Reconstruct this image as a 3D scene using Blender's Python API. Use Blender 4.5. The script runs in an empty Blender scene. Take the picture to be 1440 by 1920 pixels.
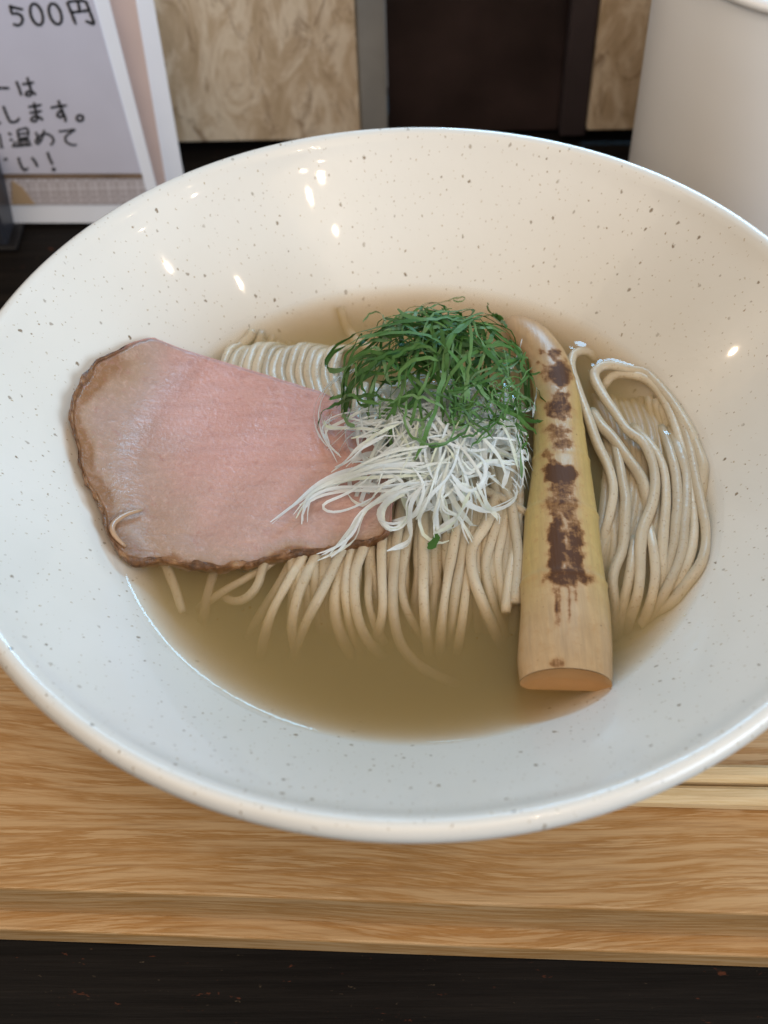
import bpy, bmesh, math, random
import numpy as np
from mathutils import Vector, Matrix

random.seed(11)
rng = np.random.default_rng(11)
sc = bpy.context.scene
COL = sc.collection

# ------------------------------------------------------------------ camera
CAM = np.array([0.0, -0.2223, 0.3059])
FWD = np.array([-0.0238, 0.6343, -0.7727]); FWD /= np.linalg.norm(FWD)
RGT = np.array([0.9996, 0.0061, -0.0258]); RGT -= FWD * (RGT @ FWD); RGT /= np.linalg.norm(RGT)
UPV = np.cross(RGT, FWD)
FPX = 2400.0
cd = bpy.data.cameras.new('camera')
cam = bpy.data.objects.new('camera', cd); COL.objects.link(cam)
cam.matrix_world = Matrix(((RGT[0], UPV[0], -FWD[0], CAM[0]), (RGT[1], UPV[1], -FWD[1], CAM[1]),
                           (RGT[2], UPV[2], -FWD[2], CAM[2]), (0, 0, 0, 1)))
cd.sensor_fit = 'VERTICAL'
cd.lens = 6.8; cd.sensor_height = 6.8 * 1920 / FPX; cd.sensor_width = cd.sensor_height * 0.75
cd.clip_start = 0.01; cd.clip_end = 50
cd.dof.use_dof = True; cd.dof.focus_distance = 0.335; cd.dof.aperture_fstop = 2.1
sc.camera = cam

# ------------------------------------------------------------------ world, lamps, exposure
w = bpy.data.worlds.new('World'); sc.world = w; w.use_nodes = True
bg = w.node_tree.nodes['Background']
bg.inputs['Color'].default_value = (0.62, 0.61, 0.62, 1); bg.inputs['Strength'].default_value = 0.36

def area(name, loc, target, sx, sy, power, color, shape='RECTANGLE'):
    l = bpy.data.lights.new(name, 'AREA'); l.shape = shape; l.size = sx
    if shape in ('RECTANGLE', 'ELLIPSE'): l.size_y = sy
    l.energy = power; l.color = color
    o = bpy.data.objects.new(name, l); COL.objects.link(o); o.location = loc
    o.rotation_euler = (Vector(target) - Vector(loc)).to_track_quat('-Z', 'Y').to_euler()
    return o
area('kitchen_lamp', (0.42, 1.75, 1.30), (0, 0, 0), 0.75, 0.32, 25, (0.31, 0.66, 1.0))
area('window_light', (1.95, -1.15, 0.90), (0, 0.10, 0), 1.2, 1.2, 41, (0.66, 0.83, 1.0))
area('warm_fill', (-0.35, -0.75, 1.75), (0.0, 0.05, 0.05), 2.3, 2.3, 23, (1.0, 0.81, 0.60))  # added broad warm fill overhead, large so that its reflection stays faint
for i, (x, y, pw) in enumerate([(0.46, -0.70, 0.8), (0.56, -0.72, 0.6), (0.51, -0.90, 0.8), (1.32, -0.58, 1.3), (1.46, -0.12, 1.3), (-2.3, 0.95, 5)]):
    area('ceiling_lamp', (x, y, 1.65), (0.02, 0.02, 0.05), 0.024, 0.024, pw, (1.0, 0.78, 0.55), 'DISK')
vs = sc.view_settings
vs.view_transform = 'Standard'; vs.look = 'None'; vs.gamma = 1; vs.exposure = -0.04
vs.use_curve_mapping = False
sc.render.engine = 'CYCLES'
sc.cycles.use_denoising = True
sc.cycles.max_bounces = 10; sc.cycles.volume_bounces = 3; sc.cycles.transparent_max_bounces = 16
sc.cycles.caustics_reflective = False; sc.cycles.caustics_refractive = False
sc.cycles.sample_clamp_indirect = 4.0

# ------------------------------------------------------------------ helpers
def ray(px, py):
    d = FWD + (px - 720) / FPX * RGT + (960 - py) / FPX * UPV
    return d
def at(px, py, z):
    d = ray(px, py); return CAM + d * ((z - CAM[2]) / d[2])
def at_y(px, py, y):
    d = ray(px, py); return CAM + d * ((y - CAM[1]) / d[1])
def tag(o, label=None, cat=None, group=None, kind=None):
    if label: o['label'] = label
    if cat: o['category'] = cat
    if group: o['group'] = group
    if kind: o['kind'] = kind
    return o
def empty(name, loc=(0, 0, 0)):
    o = bpy.data.objects.new(name, None); COL.objects.link(o); o.location = loc
    o.empty_display_size = 0.01
    return o
def mesh(name, verts, faces, mat, parent=None, smooth=True, attrs=None, origin=None):
    """one mesh object; verts in world coordinates, object origin placed at its base"""
    V = np.asarray(verts, dtype=float)
    if parent is not None and origin is None:
        org = np.array(parent.location)
    elif origin is None:
        org = np.array([V[:, 0].mean(), V[:, 1].mean(), V[:, 2].min()])
    else:
        org = np.array(origin)
    me = bpy.data.meshes.new(name)
    me.from_pydata((V - org).tolist(), [], [list(map(int, f)) for f in faces])
    if attrs:
        for k, a in attrs.items():
            at_ = me.attributes.new(k, 'FLOAT', 'POINT')
            at_.data.foreach_set('value', np.asarray(a, dtype=np.float32))
    me.materials.append(mat)
    if smooth:
        me.polygons.foreach_set('use_smooth', [True] * len(me.polygons))
    me.update()
    o = bpy.data.objects.new(name, me); COL.objects.link(o)
    if parent is None:
        o.location = org
    else:
        o.parent = parent
        o.location = org - np.array(parent.location)
    return o
def fix_normals(o):
    bm = bmesh.new(); bm.from_mesh(o.data); bmesh.ops.recalc_face_normals(bm, faces=bm.faces); bm.to_mesh(o.data); bm.free()
    return o
def bevel_box(name, corners, mat, parent=None, bev=0.001, seg=2):
    """8 corners: bottom quad then top quad"""
    V = [tuple(c) for c in corners]
    F = [(0, 3, 2, 1), (4, 5, 6, 7), (0, 1, 5, 4), (1, 2, 6, 5), (2, 3, 7, 6), (3, 0, 4, 7)]
    o = mesh(name, V, F, mat, parent, smooth=False)
    bm = bmesh.new(); bm.from_mesh(o.data)
    bmesh.ops.recalc_face_normals(bm, faces=bm.faces)
    if bev > 0:
        bmesh.ops.bevel(bm, geom=bm.edges[:], offset=bev, segments=seg, profile=0.5, affect='EDGES', clamp_overlap=True)
    bm.to_mesh(o.data); bm.free()
    return o
def box(x0, x1, y0, y1, z0, z1):
    return [(x0, y0, z0), (x1, y0, z0), (x1, y1, z0), (x0, y1, z0), (x0, y0, z1), (x1, y0, z1), (x1, y1, z1), (x0, y1, z1)]
def catmull(P, n):
    P = np.asarray(P, float)
    if len(P) == 2:
        t = np.linspace(0, 1, n)[:, None]; return P[0] * (1 - t) + P[1] * t
    Q = np.vstack([2 * P[0] - P[1], P, 2 * P[-1] - P[-2]])
    seg = np.linalg.norm(np.diff(P, axis=0), axis=1); cum = np.concatenate([[0], np.cumsum(seg)])
    out = []
    for s in np.linspace(0, cum[-1], n):
        i = min(max(np.searchsorted(cum, s) - 1, 0), len(P) - 2)
        t = (s - cum[i]) / max(seg[i], 1e-9)
        p0, p1, p2, p3 = Q[i], Q[i + 1], Q[i + 2], Q[i + 3]
        out.append(0.5 * (2 * p1 + (p2 - p0) * t + (2 * p0 - 5 * p1 + 4 * p2 - p3) * t * t + (3 * p1 - p0 - 3 * p2 + p3) * t ** 3))
    return np.array(out)
def frames(C, hint=None):
    T = np.gradient(C, axis=0); T /= np.linalg.norm(T, axis=1)[:, None] + 1e-12
    N = np.zeros_like(T)
    n = np.array([0, 0, 1.0]) if hint is None else np.asarray(hint[0] if np.ndim(hint) == 2 else hint, float)
    for i in range(len(C)):
        if hint is not None and np.ndim(hint) == 2: n = 0.6 * n + 0.4 * hint[i]
        n = n - T[i] * (n @ T[i]); n /= np.linalg.norm(n) + 1e-12; N[i] = n
    return T, N, np.cross(T, N)
def smooth_noise(n, k, amp):
    x = rng.normal(size=max(k, 2)); return np.interp(np.linspace(0, 1, n), np.linspace(0, 1, len(x)), x) * amp

# ------------------------------------------------------------------ materials
def newmat(name):
    m = bpy.data.materials.new(name); m.use_nodes = True
    nt = m.node_tree; b = nt.nodes['Principled BSDF']
    return m, nt, b
def N(nt, t, **kw):
    n = nt.nodes.new(t)
    for k, v in kw.items(): setattr(n, k, v)
    return n
def L(nt, a, b): nt.links.new(a, b)
def coords(nt, scale=(1, 1, 1), rot=(0, 0, 0), loc=(0, 0, 0), out='Object'):
    tc = N(nt, 'ShaderNodeTexCoord'); mp = N(nt, 'ShaderNodeMapping')
    mp.inputs['Scale'].default_value = scale; mp.inputs['Rotation'].default_value = rot; mp.inputs['Location'].default_value = loc
    L(nt, tc.outputs[out], mp.inputs['Vector']); return mp.outputs['Vector']
def noise(nt, vec, scale, detail=3, rough=0.5, dist=0.0):
    n = N(nt, 'ShaderNodeTexNoise'); n.inputs['Scale'].default_value = scale; n.inputs['Detail'].default_value = detail
    n.inputs['Roughness'].default_value = rough; n.inputs['Distortion'].default_value = dist
    L(nt, vec, n.inputs['Vector']); return n.outputs['Fac']
def ramp(nt, fac, stops, interp='LINEAR'):
    r = N(nt, 'ShaderNodeValToRGB'); r.color_ramp.interpolation = interp
    e = r.color_ramp.elements
    while len(e) < len(stops): e.new(0.5)
    for i, (p, c) in enumerate(stops):
        e[i].position = p; e[i].color = (*c, 1) if len(c) == 3 else c
    L(nt, fac, r.inputs['Fac']); return r.outputs['Color']
def g(v): return (v, v, v)
def mixc(nt, fac, a, b, mode='MIX'):
    m = N(nt, 'ShaderNodeMix', data_type='RGBA', blend_type=mode)
    for s, v in ((0, fac), (6, a), (7, b)):
        if hasattr(v, 'is_output'): L(nt, v, m.inputs[s])
        elif isinstance(v, tuple): m.inputs[s].default_value = (*v, 1) if len(v) == 3 else v
        else: m.inputs[s].default_value = v
    return m.outputs[2]
def math_(nt, op, a, b=0.0, c=None):
    m = N(nt, 'ShaderNodeMath', operation=op)
    for i, v in enumerate((a, b) if c is None else (a, b, c)):
        if hasattr(v, 'is_output'): L(nt, v, m.inputs[i])
        else: m.inputs[i].default_value = v
    return m.outputs[0]
def bump(nt, b, h, strength, dist):
    n = N(nt, 'ShaderNodeBump'); n.inputs['Strength'].default_value = strength; n.inputs['Distance'].default_value = dist
    L(nt, h, n.inputs['Height']); L(nt, n.outputs['Normal'], b.inputs['Normal'])
def attr(nt, name):
    a = N(nt, 'ShaderNodeAttribute'); a.attribute_name = name; return a.outputs['Fac']
def srgb(r, gg, b):
    f = lambda c: (c / 255 / 12.92) if c / 255 <= 0.04045 else ((c / 255 + 0.055) / 1.055) ** 2.4
    return (f(r), f(gg), f(b))
def plain(name, col, rough=0.5, spec=0.5, var=0.06, vs_=60.0):
    m, nt, b = newmat(name)
    v = coords(nt)
    n = noise(nt, v, vs_, 4)
    L(nt, ramp(nt, n, [(0.25, tuple(c * (1 - var) for c in col)), (0.75, tuple(min(1, c * (1 + var)) for c in col))]), b.inputs['Base Color'])
    b.inputs['Roughness'].default_value = rough; b.inputs['Specular IOR Level'].default_value = spec
    return m

def m_glaze():
    m, nt, b = newmat('speckled_glaze')
    v = coords(nt)
    base = ramp(nt, noise(nt, v, 14, 4, 0.55), [(0.3, (0.72, 0.69, 0.63)), (0.7, (0.78, 0.755, 0.705))])
    col = base
    wob = N(nt, 'ShaderNodeVectorMath', operation='ADD')
    nn = N(nt, 'ShaderNodeTexNoise'); nn.inputs['Scale'].default_value = 900; L(nt, v, nn.inputs['Vector'])
    sc_ = N(nt, 'ShaderNodeVectorMath', operation='SCALE'); sc_.inputs['Scale'].default_value = 0.0011
    L(nt, nn.outputs['Color'], sc_.inputs[0]); L(nt, v, wob.inputs[0]); L(nt, sc_.outputs[0], wob.inputs[1])
    hgt = None
    for scale, keep, rmin, rmax, dark, seed in ((155, 0.55, 0.035, 0.092, (0.17, 0.11, 0.05), 0), (240, 0.45, 0.035, 0.080, (0.27, 0.18, 0.085), 3), (400, 0.40, 0.045, 0.095, (0.42, 0.32, 0.18), 7)):
        vo = N(nt, 'ShaderNodeTexVoronoi'); vo.voronoi_dimensions = '2D'; vo.inputs['Scale'].default_value = scale
        ad = N(nt, 'ShaderNodeVectorMath', operation='ADD'); ad.inputs[1].default_value = (seed, seed * .7, seed * .3)
        L(nt, wob.outputs[0], ad.inputs[0]); L(nt, ad.outputs[0], vo.inputs['Vector'])
        sep = N(nt, 'ShaderNodeSeparateColor'); L(nt, vo.outputs['Color'], sep.inputs[0])
        rad = math_(nt, 'MULTIPLY_ADD', sep.outputs[0], rmax - rmin, rmin)
        ok = math_(nt, 'GREATER_THAN', sep.outputs[1], keep)
        edge = math_(nt, 'SUBTRACT', rad, vo.outputs['Distance'])
        msk = math_(nt, 'MULTIPLY', math_(nt, 'MINIMUM', math_(nt, 'MAXIMUM', math_(nt, 'MULTIPLY', edge, 28.0), 0.0), 1.0), ok)
        msk = math_(nt, 'MULTIPLY', msk, math_(nt, 'MULTIPLY_ADD', sep.outputs[2], 0.55, 0.4))
        col = mixc(nt, msk, col, dark)
    L(nt, col, b.inputs['Base Color'])
    b.inputs['Roughness'].default_value = 0.30
    b.inputs['Coat Weight'].default_value = 0.42; b.inputs['Coat Roughness'].default_value = 0.04
    bump(nt, b, noise(nt, v, 160, 3), 0.10, 0.0012)
    return m

def m_wood(name, light, dark, streak, rough=0.45, scl=1.0, rotz=0.0):
    m, nt, b = newmat(name)
    v = coords(nt, (1, 1, 1), (0, 0, rotz))
    warp = N(nt, 'ShaderNodeTexNoise'); warp.inputs['Scale'].default_value = 9 * scl; warp.inputs['Detail'].default_value = 2
    mp0 = N(nt, 'ShaderNodeMapping'); mp0.inputs['Scale'].default_value = (0.55, 1, 1); L(nt, v, mp0.inputs['Vector']); L(nt, mp0.outputs[0], warp.inputs['Vector'])
    sep = N(nt, 'ShaderNodeSeparateXYZ'); L(nt, v, sep.inputs[0])
    # growth rings: stretched bands, bent by the warp
    yy = math_(nt, 'MULTIPLY_ADD', warp.outputs['Fac'], 0.040 / scl, math_(nt, 'ADD', sep.outputs[1], math_(nt, 'MULTIPLY', sep.outputs[2], 1.3)))
    cmb = N(nt, 'ShaderNodeCombineXYZ'); L(nt, math_(nt, 'MULTIPLY', sep.outputs[0], 0.055), cmb.inputs[0]); L(nt, yy, cmb.inputs[1])
    bands = noise(nt, cmb.outputs[0], 300 * scl, 5, 0.68)
    col = ramp(nt, bands, [(0.42, light), (0.49, tuple((a + c) / 2 for a, c in zip(light, dark))), (0.55, dark), (0.60, light)])
    # fine fibre streaks
    mp = N(nt, 'ShaderNodeMapping'); mp.inputs['Scale'].default_value = (26, 1100, 1100); L(nt, v, mp.inputs['Vector'])
    fib = noise(nt, mp.outputs[0], 1.0, 4, 0.65)
    col = mixc(nt, ramp(nt, fib, [(0.50, g(0)), (0.68, g(0.6))]), col, streak)
    big = noise(nt, v, 18 * scl, 2)
    col = mixc(nt, 0.35, col, ramp(nt, big, [(0.3, g(0.72)), (0.7, g(1.0))]), 'MULTIPLY')
    L(nt, col, b.inputs['Base Color'])
    L(nt, ramp(nt, fib, [(0.3, g(rough)), (0.7, g(rough + 0.15))]), b.inputs['Roughness'])
    bump(nt, b, fib, 0.25, 0.0004)
    return m

def m_counter():
    m, nt, b = newmat('black_stained_wood')
    v = coords(nt)
    mp = N(nt, 'ShaderNodeMapping'); mp.inputs['Scale'].default_value = (14, 420, 420); L(nt, v, mp.inputs['Vector'])
    fib = noise(nt, mp.outputs[0], 1.0, 5, 0.7)
    col = ramp(nt, fib, [(0.3, (0.004, 0.0035, 0.0035)), (0.62, (0.012, 0.010, 0.009)), (0.8, (0.035, 0.026, 0.018))])
    mp2 = N(nt, 'ShaderNodeMapping'); mp2.inputs['Scale'].default_value = (1, 2.6, 1); L(nt, v, mp2.inputs['Vector'])
    ch = noise(nt, mp2.outputs[0], 120, 4, 0.72, 0.4)
    col = mixc(nt, ramp(nt, ch, [(0.655, g(0)), (0.70, g(0.7))]), col, (0.11, 0.035, 0.018))
    ch2 = noise(nt, mp2.outputs[0], 310, 3, 0.7, 0.2)
    col = mixc(nt, ramp(nt, ch2, [(0.69, g(0)), (0.75, g(0.7))]), col, (0.10, 0.075, 0.05))
    L(nt, col, b.inputs['Base Color']); b.inputs['Roughness'].default_value = 0.5; b.inputs['Specular IOR Level'].default_value = 0.12
    bump(nt, b, fib, 0.35, 0.0006)
    return m

def m_osb(name, tint=(1, 1, 1)):
    m, nt, b = newmat(name)
    v = coords(nt)
    t = lambda c: tuple(a * q for a, q in zip(c, tint))
    mp = N(nt, 'ShaderNodeMapping'); mp.inputs['Scale'].default_value = (60, 60, 26); mp.inputs['Rotation'].default_value = (0, 0.5, 0); L(nt, v, mp.inputs['Vector'])
    n1 = noise(nt, mp.outputs[0], 1.0, 5, 0.62, 1.6)
    col = ramp(nt, n1, [(0.28, t((0.46, 0.33, 0.20))), (0.45, t((0.60, 0.45, 0.30))), (0.58, t((0.78, 0.64, 0.48))), (0.75, t((0.66, 0.52, 0.36)))])
    mp2 = N(nt, 'ShaderNodeMapping'); mp2.inputs['Scale'].default_value = (95, 95, 42); mp2.inputs['Rotation'].default_value = (0, -0.7, 0); L(nt, v, mp2.inputs['Vector'])
    fl = noise(nt, mp2.outputs[0], 1.0, 5, 0.65, 1.2)
    col = mixc(nt, ramp(nt, fl, [(0.54, g(0)), (0.68, g(0.8))]), col, t((0.26, 0.16, 0.09)))
    L(nt, col, b.inputs['Base Color']); b.inputs['Roughness'].default_value = 0.6
    bump(nt, b, fl, 0.3, 0.001)
    return m

def m_noodle():
    m, nt, b = newmat('noodle_dough')
    v = coords(nt)
    oi = N(nt, 'ShaderNodeObjectInfo')
    col = ramp(nt, noise(nt, v, 120, 3), [(0.3, (0.53, 0.445, 0.32)), (0.7, (0.61, 0.525, 0.39))])
    col = mixc(nt, 1.0, col, ramp(nt, oi.outputs['Random'], [(0, g(0.86)), (1, g(1.08))]), 'MULTIPLY')
    fl = noise(nt, v, 1500, 2, 0.6)
    col = mixc(nt, ramp(nt, fl, [(0.62, g(0)), (0.70, g(0.7))]), col, (0.30, 0.19, 0.10))
    L(nt, col, b.inputs['Base Color']); b.inputs['Roughness'].default_value = 0.33; b.inputs['Specular IOR Level'].default_value = 0.45
    b.inputs['Subsurface Weight'].default_value = 0.15; b.inputs['Subsurface Radius'].default_value = (0.0016, 0.001, 0.0005); b.inputs['Subsurface Scale'].default_value = 1.0
    bump(nt, b, noise(nt, v, 700, 3), 0.28, 0.0005)
    return m

def thin_fresnel(nt, f0):
    """Schlick reflectance, the same seen from either side of the surface"""
    ge = N(nt, 'ShaderNodeNewGeometry'); dp = N(nt, 'ShaderNodeVectorMath', operation='DOT_PRODUCT')
    L(nt, ge.outputs['Normal'], dp.inputs[0]); L(nt, ge.outputs['Incoming'], dp.inputs[1])
    c = math_(nt, 'SUBTRACT', 1.0, math_(nt, 'ABSOLUTE', dp.outputs['Value']))
    return math_(nt, 'MULTIPLY_ADD', math_(nt, 'POWER', c, 5.0), 1 - f0, f0)
def m_broth():
    m = bpy.data.materials.new('clear_amber_broth'); m.use_nodes = True; nt = m.node_tree
    nt.nodes.remove(nt.nodes['Principled BSDF']); out = nt.nodes['Material Output']
    fr = thin_fresnel(nt, 0.021)
    tr = N(nt, 'ShaderNodeBsdfTransparent'); gl = N(nt, 'ShaderNodeBsdfGlossy'); gl.inputs['Roughness'].default_value = 0.015
    mx = N(nt, 'ShaderNodeMixShader'); L(nt, fr, mx.inputs[0]); L(nt, tr.outputs[0], mx.inputs[1]); L(nt, gl.outputs[0], mx.inputs[2])
    L(nt, mx.outputs[0], out.inputs['Surface'])
    vs_ = N(nt, 'ShaderNodeVolumeScatter'); vs_.inputs['Color'].default_value = (0.97, 0.775, 0.36, 1); vs_.inputs['Density'].default_value = 112; vs_.inputs['Anisotropy'].default_value = 0.3
    va = N(nt, 'ShaderNodeVolumeAbsorption'); va.inputs['Color'].default_value = (0.74, 0.445, 0.02, 1); va.inputs['Density'].default_value = 72
    ad = N(nt, 'ShaderNodeAddShader'); L(nt, vs_.outputs[0], ad.inputs[0]); L(nt, va.outputs[0], ad.inputs[1])
    L(nt, ad.outputs[0], out.inputs['Volume'])
    return m

def m_meat():
    m, nt, b = newmat('pink_roast_pork')
    v = coords(nt)
    done = attr(nt, 'done')      # how far the meat is cooked: grey beige near the crust, pink inside
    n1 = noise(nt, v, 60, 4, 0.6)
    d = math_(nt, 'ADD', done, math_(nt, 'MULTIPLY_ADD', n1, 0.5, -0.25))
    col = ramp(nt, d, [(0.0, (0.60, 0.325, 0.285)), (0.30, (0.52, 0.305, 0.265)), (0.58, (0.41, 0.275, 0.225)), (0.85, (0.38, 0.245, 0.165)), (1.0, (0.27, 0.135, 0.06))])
    fib = noise(nt, v, 520, 4, 0.7, 0.6)
    col = mixc(nt, ramp(nt, fib, [(0.5, g(0)), (0.72, g(0.22))]), col, (0.80, 0.55, 0.49))
    mg = N(nt, 'ShaderNodeMapping'); mg.inputs['Scale'].default_value = (60, 260, 200); mg.inputs['Rotation'].default_value = (0, 0, 0.9); L(nt, v, mg.inputs['Vector'])
    grain = noise(nt, mg.outputs[0], 1.0, 4, 0.65, 0.8)
    col = mixc(nt, 0.38, col, ramp(nt, grain, [(0.32, (0.78, 0.72, 0.70)), (0.5, (1, 1, 1)), (0.68, (1.12, 1.10, 1.08))]), 'MULTIPLY')
    pore = noise(nt, v, 340, 3, 0.6, 0.3)
    col = mixc(nt, ramp(nt, pore, [(0.28, g(0.38)), (0.42, g(0))]), col, (0.36, 0.16, 0.13))
    L(nt, col, b.inputs['Base Color']); L(nt, ramp(nt, noise(nt, v, 75, 3), [(0.35, g(0.48)), (0.65, g(0.24))]), b.inputs['Roughness'])
    b.inputs['Subsurface Weight'].default_value = 0.10; b.inputs['Subsurface Radius'].default_value = (0.003, 0.0012, 0.0008); b.inputs['Subsurface Scale'].default_value = 1.0
    hh = math_(nt, 'ADD', math_(nt, 'ADD', math_(nt, 'MULTIPLY', fib, 0.6), math_(nt, 'MULTIPLY', grain, 0.9)), noise(nt, v, 900, 3, 0.6))
    bump(nt, b, hh, 0.5, 0.0006)
    return m
def m_crust():
    m, nt, b = newmat('seared_crust')
    v = coords(nt)
    col = ramp(nt, noise(nt, v, 260, 5, 0.7), [(0.3, (0.075, 0.032, 0.013)), (0.48, (0.22, 0.10, 0.04)), (0.62, (0.42, 0.23, 0.10)), (0.75, (0.55, 0.37, 0.20))])
    L(nt, col, b.inputs['Base Color']); b.inputs['Roughness'].default_value = 0.32
    bump(nt, b, noise(nt, v, 500, 4, 0.7), 0.8, 0.0012)
    return m
def m_bamboo():
    m, nt, b = newmat('braised_bamboo')
    v = coords(nt)
    along = attr(nt, 'along'); char = attr(nt, 'char'); side = attr(nt, 'side')
    base = ramp(nt, along, [(0.0, (0.52, 0.345, 0.18)), (0.22, (0.54, 0.375, 0.20)), (0.4, (0.53, 0.37, 0.175)), (0.7, (0.52, 0.36, 0.165)), (0.86, (0.50, 0.33, 0.165)), (1.0, (0.50, 0.32, 0.17))])
    yel = ramp(nt, side, [(0.35, g(0)), (0.8, g(0.55))])
    mid = ramp(nt, along, [(0.12, g(0)), (0.3, g(1)), (0.75, g(1)), (0.9, g(0))])
    base = mixc(nt, math_(nt, 'MULTIPLY', yel, mid), base, (0.50, 0.37, 0.095))
    mp = N(nt, 'ShaderNodeMapping'); mp.inputs['Scale'].default_value = (900, 70, 500); L(nt, v, mp.inputs['Vector'])
    fib = noise(nt, mp.outputs[0], 1.0, 4, 0.65)
    base = mixc(nt, 0.55, base, ramp(nt, fib, [(0.3, g(0.68)), (0.7, g(1.08))]), 'MULTIPLY')
    base = mixc(nt, 0.5, base, ramp(nt, noise(nt, v, 110, 4, 0.6), [(0.3, (0.80, 0.74, 0.66)), (0.7, (1.06, 1.06, 1.08))]), 'MULTIPLY')
    base = mixc(nt, ramp(nt, noise(nt, v, 700, 2, 0.5), [(0.72, g(0)), (0.76, g(0.7))]), base, (0.16, 0.08, 0.03))
    rag = noise(nt, v, 420, 5, 0.75)
    cm = math_(nt, 'ADD', char, math_(nt, 'ADD', math_(nt, 'MULTIPLY_ADD', rag, 1.7, -0.85), math_(nt, 'MULTIPLY_ADD', fib, 0.7, -0.35)))
    base = mixc(nt, ramp(nt, cm, [(0.05, g(0)), (0.34, g(0.5))]), base, (0.42, 0.235, 0.09))
    col = mixc(nt, ramp(nt, cm, [(0.34, g(0)), (0.58, g(0.72)), (0.95, g(1))]), base, ramp(nt, cm, [(0.4, (0.33, 0.16, 0.06)), (0.70, (0.20, 0.086, 0.026)), (1.0, (0.090, 0.037, 0.013))]))
    L(nt, col, b.inputs['Base Color']); L(nt, ramp(nt, cm, [(0.3, g(0.36)), (0.6, g(0.55))]), b.inputs['Roughness']); L(nt, ramp(nt, cm, [(0.35, g(0.5)), (0.7, g(0.18))]), b.inputs['Specular IOR Level'])
    bump(nt, b, math_(nt, 'ADD', fib, math_(nt, 'MULTIPLY', rag, 0.3)), 0.22, 0.0006)
    return m
def m_shred(name, cols, rough, transl, tcol):
    m = bpy.data.materials.new(name); m.use_nodes = True; nt = m.node_tree
    b = nt.nodes['Principled BSDF']; out = nt.nodes['Material Output']
    v = coords(nt); oi = N(nt, 'ShaderNodeObjectInfo')
    mp = N(nt, 'ShaderNodeMapping'); mp.inputs['Scale'].default_value = (1, 1, 1); L(nt, v, mp.inputs['Vector'])
    f = math_(nt, 'MULTIPLY_ADD', noise(nt, v, 160, 3), 0.5, math_(nt, 'MULTIPLY_ADD', oi.outputs['Random'], 0.9, -0.22))
    col = ramp(nt, f, cols)
    fine = noise(nt, v, 1300, 3, 0.6)
    col = mixc(nt, 0.3, col, ramp(nt, fine, [(0.3, g(0.7)), (0.7, g(1))]), 'MULTIPLY')
    L(nt, col, b.inputs['Base Color']); b.inputs['Roughness'].default_value = rough
    bump(nt, b, fine, 0.3, 0.0003)
    t = N(nt, 'ShaderNodeBsdfTranslucent'); t.inputs['Color'].default_value = (*tcol, 1)
    mx = N(nt, 'ShaderNodeMixShader'); mx.inputs[0].default_value = transl
    L(nt, b.outputs[0], mx.inputs[1]); L(nt, t.outputs[0], mx.inputs[2]); L(nt, mx.outputs[0], out.inputs['Surface'])
    return m
def m_lace():
    m, nt, b = newmat('printed_lace_pattern')
    v = coords(nt, (1, 1, 1))
    vo = N(nt, 'ShaderNodeTexVoronoi'); vo.inputs['Scale'].default_value = 420; vo.inputs['Randomness'].default_value = 0.0; L(nt, v, vo.inputs['Vector'])
    vo2 = N(nt, 'ShaderNodeTexVoronoi'); vo2.inputs['Scale'].default_value = 170; vo2.inputs['Randomness'].default_value = 0.0; L(nt, v, vo2.inputs['Vector'])
    f = math_(nt, 'ADD', math_(nt, 'MULTIPLY', vo.outputs['Distance'], 0.6), math_(nt, 'MULTIPLY', vo2.outputs['Distance'], 0.5))
    L(nt, ramp(nt, f, [(0.25, (0.62, 0.60, 0.66)), (0.5, (0.38, 0.34, 0.36)), (0.7, (0.55, 0.52, 0.56))]), b.inputs['Base Color'])
    b.inputs['Roughness'].default_value = 0.4
    return m
def m_clear():
    m = bpy.data.materials.new('clear_oil'); m.use_nodes = True; nt = m.node_tree
    nt.nodes.remove(nt.nodes['Principled BSDF']); out = nt.nodes['Material Output']
    fr = thin_fresnel(nt, 0.03)
    tr = N(nt, 'ShaderNodeBsdfTransparent'); tr.inputs['Color'].default_value = (0.98, 0.93, 0.8, 1)
    gl = N(nt, 'ShaderNodeBsdfGlossy'); gl.inputs['Roughness'].default_value = 0.03
    mx = N(nt, 'ShaderNodeMixShader'); L(nt, fr, mx.inputs[0]); L(nt, tr.outputs[0], mx.inputs[1]); L(nt, gl.outputs[0], mx.inputs[2])
    L(nt, mx.outputs[0], out.inputs['Surface']); return m

M_GLAZE = m_glaze()
M_TRAY = m_wood('tray_wood', (0.58, 0.365, 0.175), (0.41, 0.20, 0.055), (0.34, 0.175, 0.06))
M_CHOP = m_wood('chopstick_wood', (0.82, 0.63, 0.37), (0.74, 0.53, 0.27), (0.62, 0.42, 0.20), 0.5, 1.6)
M_COUNTER = m_counter()
M_NOODLE = m_noodle(); M_BROTH = m_broth(); M_MEAT = m_meat(); M_CRUST = m_crust(); M_BAMBOO = m_bamboo()
M_LEEK = m_shred('leek_flesh', [(0.0, (0.88, 0.92, 0.95)), (0.5, (0.91, 0.94, 0.96)), (0.82, (0.90, 0.93, 0.87)), (1.0, (0.80, 0.87, 0.64))], 0.18, 0.52, (0.95, 0.98, 0.97))
M_SHISO = m_shred('shiso_leaf', [(0.0, (0.045, 0.13, 0.024)), (0.35, (0.075, 0.20, 0.040)), (0.65, (0.13, 0.285, 0.075)), (1.0, (0.25, 0.40, 0.22))], 0.5, 0.30, (0.20, 0.46, 0.06))
M_FAT = plain('pork_fat', (0.44, 0.28, 0.17), 0.3)
M_CUT = plain('bamboo_cut_face', (0.50, 0.29, 0.13), 0.25)
M_CLEAR = m_clear()

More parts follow.
